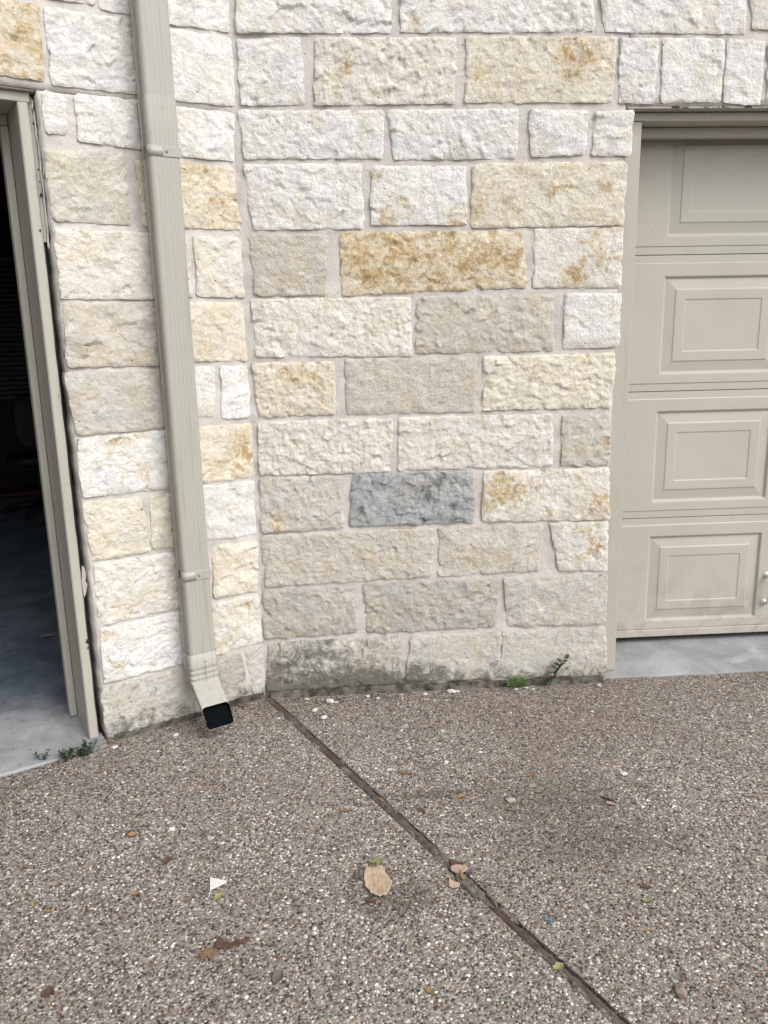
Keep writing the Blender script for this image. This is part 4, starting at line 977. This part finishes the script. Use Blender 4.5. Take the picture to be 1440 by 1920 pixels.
SMALL = [  # x, y, length, angle, width ratio, shape, material, label
 (-0.322,-0.870,.030,12,.8,'torn','orange','small orange-brown leaf left of the round white chip'),
 (-0.254,-1.125,.026,10,.6,'torn','orange','small ochre leaf scrap far left of the white triangle'),
 (-0.199,-0.996,.040,88,.45,'oval','red','dark red-brown leaf standing alone between orange leaf and triangle'),
 (-0.069,-0.950,.033,-70,.3,'oval','grey','narrow dark leaf scrap behind the white triangle'),
 (-0.033,-1.155,.036,53,.45,'oval','yellow','yellow-brown narrow leaf just in front of the white triangle'),
 (-0.463,-1.173,.026,-17,.55,'torn','orange','tiny orange leaf at the left edge of the driveway picture'),
 (-0.513,-1.141,.034,-65,.3,'oval','yellow','slender yellowish leaf at the far left edge'),
 (-0.472,-1.070,.020,47,.8,'torn','brown','tiny brown leaf crumb at the left edge, behind the orange ones'),
 (-0.376,-1.435,.034,93,.75,'oval','red','rounded maroon leaf in the lower left corner'),
 (0.137,-1.435,.040,68,.6,'oval','grey','dark grey oval leaf flat on the driveway in the foreground'),
 (0.478,-1.504,.030,-52,.55,'torn','orange','small orange leaf near the bottom centre of the picture'),
 (1.065,-1.269,.026,8,.8,'torn','green','small green leaf scrap on the right side of the driveway'),
 (1.082,-1.219,.036,-18,.3,'oval','red','narrow rust leaf just behind the small green leaf'),
 (1.027,-1.369,.032,5,.22,'oval','orange','thin orange leaf sliver in front of the small green leaf'),
 (0.781,-1.462,.030,28,.8,'torn','yellow','yellow-green leaf lying on the wood strip'),
 (1.117,-0.849,.030,-24,.6,'torn','pink','pale leaf under the black twig'),
 (0.496,-0.614,.044,-39,.4,'torn','brown','brown leaf on the driveway midway to the stone wall'),
 (0.669,-0.766,.040,26,.45,'torn','orange','tan-brown leaf right of the wood strip, near a flat grey stone'),
 (0.535,-0.829,.033,-50,.4,'oval','red','rust-red leaf just right of the wood strip'),
 (0.418,-0.762,.026,-49,.5,'torn','orange','small orange leaf crumb lying on the wood strip'),
 (0.307,-0.808,.032,11,.45,'torn','brown','brown leaf just left of the wood strip'),
 (-0.095,-0.068,.066,-40,.5,'torn','brown','brown leaf at the wall foot right of the downspout outlet'),
 (0.911,-0.670,.030,12,.6,'torn','brown','dark brown leaf on the right half of the driveway'),
 (0.447,-1.243,.062,62,.35,'torn','grey','grey-brown decayed leaf in the dark stain beside the tan leaf'),
 (0.500,-1.180,.040,20,.5,'torn','grey','crumbled grey leaf between the tan leaf and the joint'),
 (0.330,-1.100,.045,80,.4,'torn','grey','dark decayed leaf tucked under the left of the tan leaf'),
 (0.360,-1.205,.035,-20,.5,'torn','red','dark rust scrap peeking out in front of the tan leaf')]
for i, (x, y, L, a, wr, sh, mt, lb) in enumerate(SMALL): leaf(x, y, L, a, L*wr, sh, mt, lb, 0.15, 0.05, seed=20+i)
fl = leaf(-0.794, -0.181, 0.036, 17, 0.024, 'torn', 'red', 'rust-brown leaf on the concrete floor of the open garage', 0.2, 0.05, seed=60, z0=0.026, group='leaves on the garage floor')
pf = UB*-0.62+NB*1.11; leaf(pf[0], pf[1], 0.07, 20, 0.035, 'torn', 'grey', 'dark crumpled leaf on the garage floor further inside', 0.3, 0.05, seed=61, z0=0.033, group='leaves on the garage floor')
pf = UB*-0.787+NB*0.98; leaf(pf[0], pf[1], 0.03, 60, 0.02, 'torn', 'grey', 'tiny dark crumb on the garage floor at the left edge', 0.3, 0.05, seed=62, z0=0.033, group='leaves on the garage floor')

def chip(x, y, size, ang, seed, mat, name, label, cat, group, flat=0.45, z0=0.0):
    rs = np.random.RandomState(seed); bm = bmesh.new(); bmesh.ops.create_icosphere(bm, subdivisions=1, radius=1)
    for v in bm.verts: v.co = Vector((v.co.x*(0.8+.4*rs.rand()), v.co.y*(0.55+.35*rs.rand()), v.co.z*(0.8+.3*rs.rand())*flat))*size/2
    a = R(ang); c_, s_ = math.cos(a), math.sin(a); mz = min(v.co.z for v in bm.verts)*0.75
    vs = [(x+v.co.x*c_-v.co.y*s_, y+v.co.x*s_+v.co.y*c_, v.co.z-mz+z0) for v in bm.verts]; fs = [[v.index for v in f.verts] for f in bm.faces]; bm.free()
    return tag(obj(name, vs, fs, mat), label, cat, group)
WALLCHIP = 'small white limestone chip lying along the foot of the stone wall'; YARDCHIP = 'tiny white limestone chip out on the pebble driveway'
CH = [(0.163,-0.045,.026,-6),(0.258,-0.078,.048,-26),(0.197,-0.147,.040,49),(0.234,-0.207,.038,48),(0.408,-0.045,.026,-6),(0.447,-0.065,.021,-6),(0.636,-0.050,.026,-6),(0.742,-0.042,.046,-17),
      (1.005,-0.045,.022,-6),(1.049,-0.040,.022,-6),(1.347,-0.046,.026,-6),(0.667,-0.107,.017,-6),(0.715,-0.112,.017,-6),(0.28,-0.085,.022,10),(0.768,-0.038,.024,-6),(1.075,-0.05,.016,20)]
OWN = {1: 'long white chip nearest the wall among those right of the joint top', 2: 'thick white chip beside the upper end of the wood strip', 3: 'white sliver just below the thick chip beside the wood strip', 7: 'widest white chip at the wall foot, left of the bright green weed', 8: 'white chip right at the foot of the bright green weed', 10: 'white chip at the wall foot beside the closed door jamb'}
for i, (x, y, s_, a) in enumerate(CH): chip(x, y, s_*0.85, a, 300+i, M['chip'], 'limestone_chip', OWN.get(i, WALLCHIP), 'stone chip', 'white chips at the wall foot')
CH2 = [(0.063,-0.194,.016,-6),(0.665,-0.353,.016,-6),(0.773,-0.513,.020,13),(0.647,-0.566,.026,65),(0.453,-0.593,.024,12),(0.710,-0.654,.012,-6),(1.215,-0.691,.026,-6),(1.248,-0.261,.016,-6),(0.940,-0.237,.014,-6),(0.027,-1.176,.011,-5)]
for i, (x, y, s_, a) in enumerate(CH2): chip(x, y, s_, a, 330+i, M['chip'], 'limestone_chip', YARDCHIP, 'stone chip', 'white chips out on the driveway')
chip(-0.305, -0.285, .026, 36, 350, M['chip'], 'limestone_chip', 'white stone chip lying just left of the downspout outlet', 'stone chip', 'white chips near the open garage')
chip(-0.509, -0.348, .024, 37, 351, M['chip'], 'limestone_chip', 'white stone chip beside the dark green weed clump', 'stone chip', 'white chips near the open garage')
chip(-0.211, -0.855, .022, -5, 352, M['white'], 'white_pebble', 'round bright white pebble right of a small orange leaf', 'pebble', None, 0.6)
chip(1.027, -1.557, .040, -88, 353, mat_plain('brown_stone', (0.24,0.19,0.16), 0.85, 0.2, 60, 0.4), 'loose_stone', 'brown-grey loose stone in the lower right foreground', 'stone', None, 0.5)
chip(0.815, -0.803, .036, 11, 354, mat_plain('grey_stone', (0.33,0.30,0.27), 0.85, 0.2, 60, 0.4), 'loose_stone', 'flat grey stone left of the black twig', 'stone', None, 0.35)
m = MB(); tri = [(-0.0663,-1.0846),(-0.0597,-1.1302),(-0.0198,-1.1036)]
v = [(x, y, 0.0085) for x, y in tri]+[(x, y, 0.0025) for x, y in tri]
tag(obj('tile_fragment', v, [(0,1,2),(5,4,3),(0,3,4,1),(1,4,5,2),(2,5,3,0)], M['white']), 'flat white triangular tile fragment on the driveway', 'fragment')
blue = mat_plain('blue_plastic', (0.11, 0.20, 0.30), 0.4, 0.2, 60, 0.2)
e = empty('plastic_scrap', (0.799, -1.317, 0.0), 'bright blue torn plastic scrap right of the wood strip', 'scrap', 'litter on the driveway')
for i, (dx, dy, a) in enumerate(((0,0,10),(.004,-.007,70),(-.005,.004,140))):
    v, f = leaf_geo(0.014, 0.008, 'torn', 0.3, 0.1, 70+i, 8); obj('shred', [(p[0], p[1], p[2]+.003+i*.001) for p in place(v, 0.799+dx, -1.317+dy, 0.002, R(a))], f, blue, e, True)
tag(tube_path([(1.098,-0.815,.004),(1.112,-0.829,.006),(1.135,-0.848,.003)], [.0022,.0026,.0016], M['black'], 'twig', None, 7), 'short black twig on the right side of the driveway', 'twig')
tag(tube_path([(0.54,-0.735,.003),(0.575,-0.70,.005),(0.60,-0.675,.003)], [.0008,.0011,.0006], ML['tan'], 'dry_straw', None, 5), 'thin straw stalk right of the wood strip', 'straw', 'dry stalks on the driveway')

def crumbs(spots, mats, name, seed):
    """Leaf crumbs and grit lying about: far too many and too small to count."""
    rs = np.random.RandomState(seed); v = []; f = []; mi = []
    for (cx, cy, rx, ry, n) in spots:
        for _ in range(n):
            x, y = cx+rs.randn()*rx, cy+rs.randn()*ry
            if y > -0.03 or (x*NB[0]+y*NB[1]) > -0.04: continue
            l_ = rs.uniform(.003, .011); w_ = l_*rs.uniform(.25, .7); a = rs.rand()*6.28; i0 = len(v); z = rs.uniform(.0015, .0040); tl = rs.uniform(-.003, .003)
            q = [(-l_/2, -w_*.2), (-l_*.1, -w_/2), (l_/2, w_*.1), (l_*.05, w_/2)]
            for dz in (0, -0.0012):
                for (p, r_) in q: v.append((x+p*math.cos(a)-r_*math.sin(a), y+p*math.sin(a)+r_*math.cos(a), z+dz+tl*(p/l_)))
            for fc in ((0,1,2,3), (7,6,5,4), (0,4,5,1), (1,5,6,2), (2,6,7,3), (3,7,4,0)): f.append(tuple(i0+k for k in fc)); mi.append(len(mi) and 0)
    o = obj(name, v, f, mats[0], None, False)
    for m_ in mats[1:]: o.data.materials.append(m_)
    pick = np.repeat(rs.randint(0, len(mats), len(f)//6), 6); o.data.polygons.foreach_set('material_index', pick.astype(np.int32))
    return tag(o, 'scattered leaf crumbs and grit on the pebble driveway', 'leaf crumbs', None, 'stuff')
crumbs([(0.45,-1.20,.055,.045,150),(0.34,-1.12,.03,.05,40),(0.60,-1.13,.045,.05,120),(0.66,-1.20,.03,.05,40),(0.62,-0.76,.12,.02,40),(0.95,-0.78,.12,.05,40),(0.3,-0.06,.25,.015,60),(0.9,-0.05,.25,.012,40),(-0.05,-0.12,.05,.04,40),(-0.3,-0.22,.1,.02,30),
        (0.5,-0.9,.7,.45,170),(0.4,-1.3,.6,.2,90),(0.43,-0.80,.25,.42,60)], [ML['brown'], ML['grey'], ML['orange'], ML['tan'], ML['grey']], 'leaf_crumbs', 77)

# ================================================================== WEEDS
def sprig(name, base, tip, n, L, wr, mat, label, seed, spread=70, group='weeds at the wall foot', ends=1):
    e = empty(name, base, label, 'weed', group); rs = random.Random(seed)
    b, t = Vector(base), Vector(tip); pts = [b.lerp(t, k/5)+Vector((0, 0, 0.012*math.sin(math.pi*k/5))) for k in range(6)]
    tube_path(pts, [.0016,.0014,.0013,.0011,.0009,.0007], ML[mat], 'stem', e, 6)
    for i in range(n):
        q = 0.12+0.88*i/(n-1) if n > 1 else 1; p = b.lerp(t, q)+Vector((0, 0, 0.012*math.sin(math.pi*q)))
        side = 1 if i % 2 else -1; d = (t-b).normalized(); l_ = L*(1.0-0.25*q)*rs.uniform(.8, 1.15)
        v, f = leaf_geo(l_, l_*wr, 'oval', 0.12, 0.03, seed+i, 8); v = [(x+l_/2, y, z) for x, y, z in v]
        az = rs.uniform(-1, 1)*0.5+(0.4 if side > 0 else math.pi-0.4)
        obj('leaf', place(v, p.x, p.y, p.z, az, -rs.uniform(-0.2, 0.9), rs.uniform(-.6, .6)), f, ML[mat], e, True)
    return e
sprig('seedling', (1.145, -0.030, 0.004), (1.205, -0.034, 0.118), 14, 0.036, 0.58, 'dgreen', 'dark green seedling with small oval leaves at the wall foot near the door', 71)
e = empty('fern_weed', (1.009, -0.036, 0.004), 'bright green feathery weed growing from the wall foot', 'weed', 'weeds at the wall foot'); rs_ = random.Random(4)
for k in range(7):
    az = math.pi*(0.05+0.9*k/6); tip = Vector((1.009+0.040*math.cos(az), -0.036-0.012*rs_.random(), 0.004+0.050*(0.45+0.55*math.sin(az))))
    fr2 = tube_path([(1.009, -0.036, .004), tuple(Vector((1.009,-.036,.004)).lerp(tip, .5)+Vector((0,0,.006))), tuple(tip)], [.0009,.0008,.0005], ML['bright'], 'frond', e, 5)
    for i in range(6):
        p = Vector((1.009,-.036,.004)).lerp(tip, .35+.13*i); v, f = leaf_geo(.018, .009, 'oval', .1, .02, i, 5)
        obj('leaflet', place([(x+.006, y, z) for x, y, z in v], p.x, p.y, p.z, az+(1 if i % 2 else -1)*0.9, -0.6+rs_.random()), f, ML['bright'], fr2, True)
e = empty('weed_clump', (-0.612, -0.385, 0.0), 'dense dark green weed clump at the corner of the garage frame', 'weed', 'weeds at the garage threshold'); rs_ = random.Random(8)
for k in range(16):
    bx, by = -0.655+0.085*rs_.random(), 0
    by = -0.412+ (bx+0.655)*0.62 - 0.012 + rs_.uniform(-.012, .008)
    tip = Vector((bx+rs_.uniform(-.03, .03), by+rs_.uniform(-.02, .02), rs_.uniform(.022, .055)))
    st_ = tube_path([(bx, by, 0.0), tuple(Vector((bx, by, 0)).lerp(tip, .5)+Vector((0,0,.005))), tuple(tip)], [.001,.0009,.0006], ML['dgreen'], 'stem', e, 5)
    for i in range(9):
        p = Vector((bx, by, 0)).lerp(tip, .25+.75*i/8); l_ = rs_.uniform(.010, .019); v, f = leaf_geo(l_, l_*.45, 'oval', .15, .03, i, 6)
        obj('leaf', place([(x+l_/2, y, z) for x, y, z in v], p.x, p.y, p.z, rs_.uniform(0, 6.28), -rs_.uniform(-.2, .9)), f, ML['dgreen'], st_, True)
for (bx, by, nm) in ((-0.731, -0.424, 'small sparse weed growing at the garage threshold, left of the dense clump'),):
    e = empty('seedling', (bx, by, 0), nm, 'weed', 'weeds at the garage threshold')
    for k in range(5):
        az = -0.6+k*1.1; tip = Vector((bx+.028*math.cos(az), by+.012*math.sin(az), rs_.uniform(.022, .05)))
        st_ = tube_path([(bx, by, 0), tuple(tip)], [.001, .0006], ML['dgreen'], 'stem', e, 5)
        for i in range(5):
            p = Vector((bx, by, 0)).lerp(tip, .45+.55*i/4); l_ = .013; v, f = leaf_geo(l_, l_*.4, 'oval', .15, .03, i, 6)
            obj('leaf', place([(x+l_/2, y, z) for x, y, z in v], p.x, p.y, p.z, rs_.uniform(0, 6.28), -rs_.uniform(-.1, .9)), f, ML['dgreen'], st_, True)
e = empty('dead_grass', (-0.545, -0.325, 0), 'tuft of dry brown grass between the weed clump and the stone foot', 'grass tuft')
for k in range(9):
    bx = -0.575+.06*rs_.random(); by = bx*0.60+0.012+rs_.uniform(-.01, .004); az = rs_.uniform(-1.2, .6)
    tube_path([(bx, by, 0), (bx+.02*math.cos(az), by+.02*math.sin(az), .014), (bx+.045*math.cos(az), by+.045*math.sin(az), .004)], [.0012,.001,.0005], ML['tan' if k % 2 else 'brown'], 'blade', e, 5)
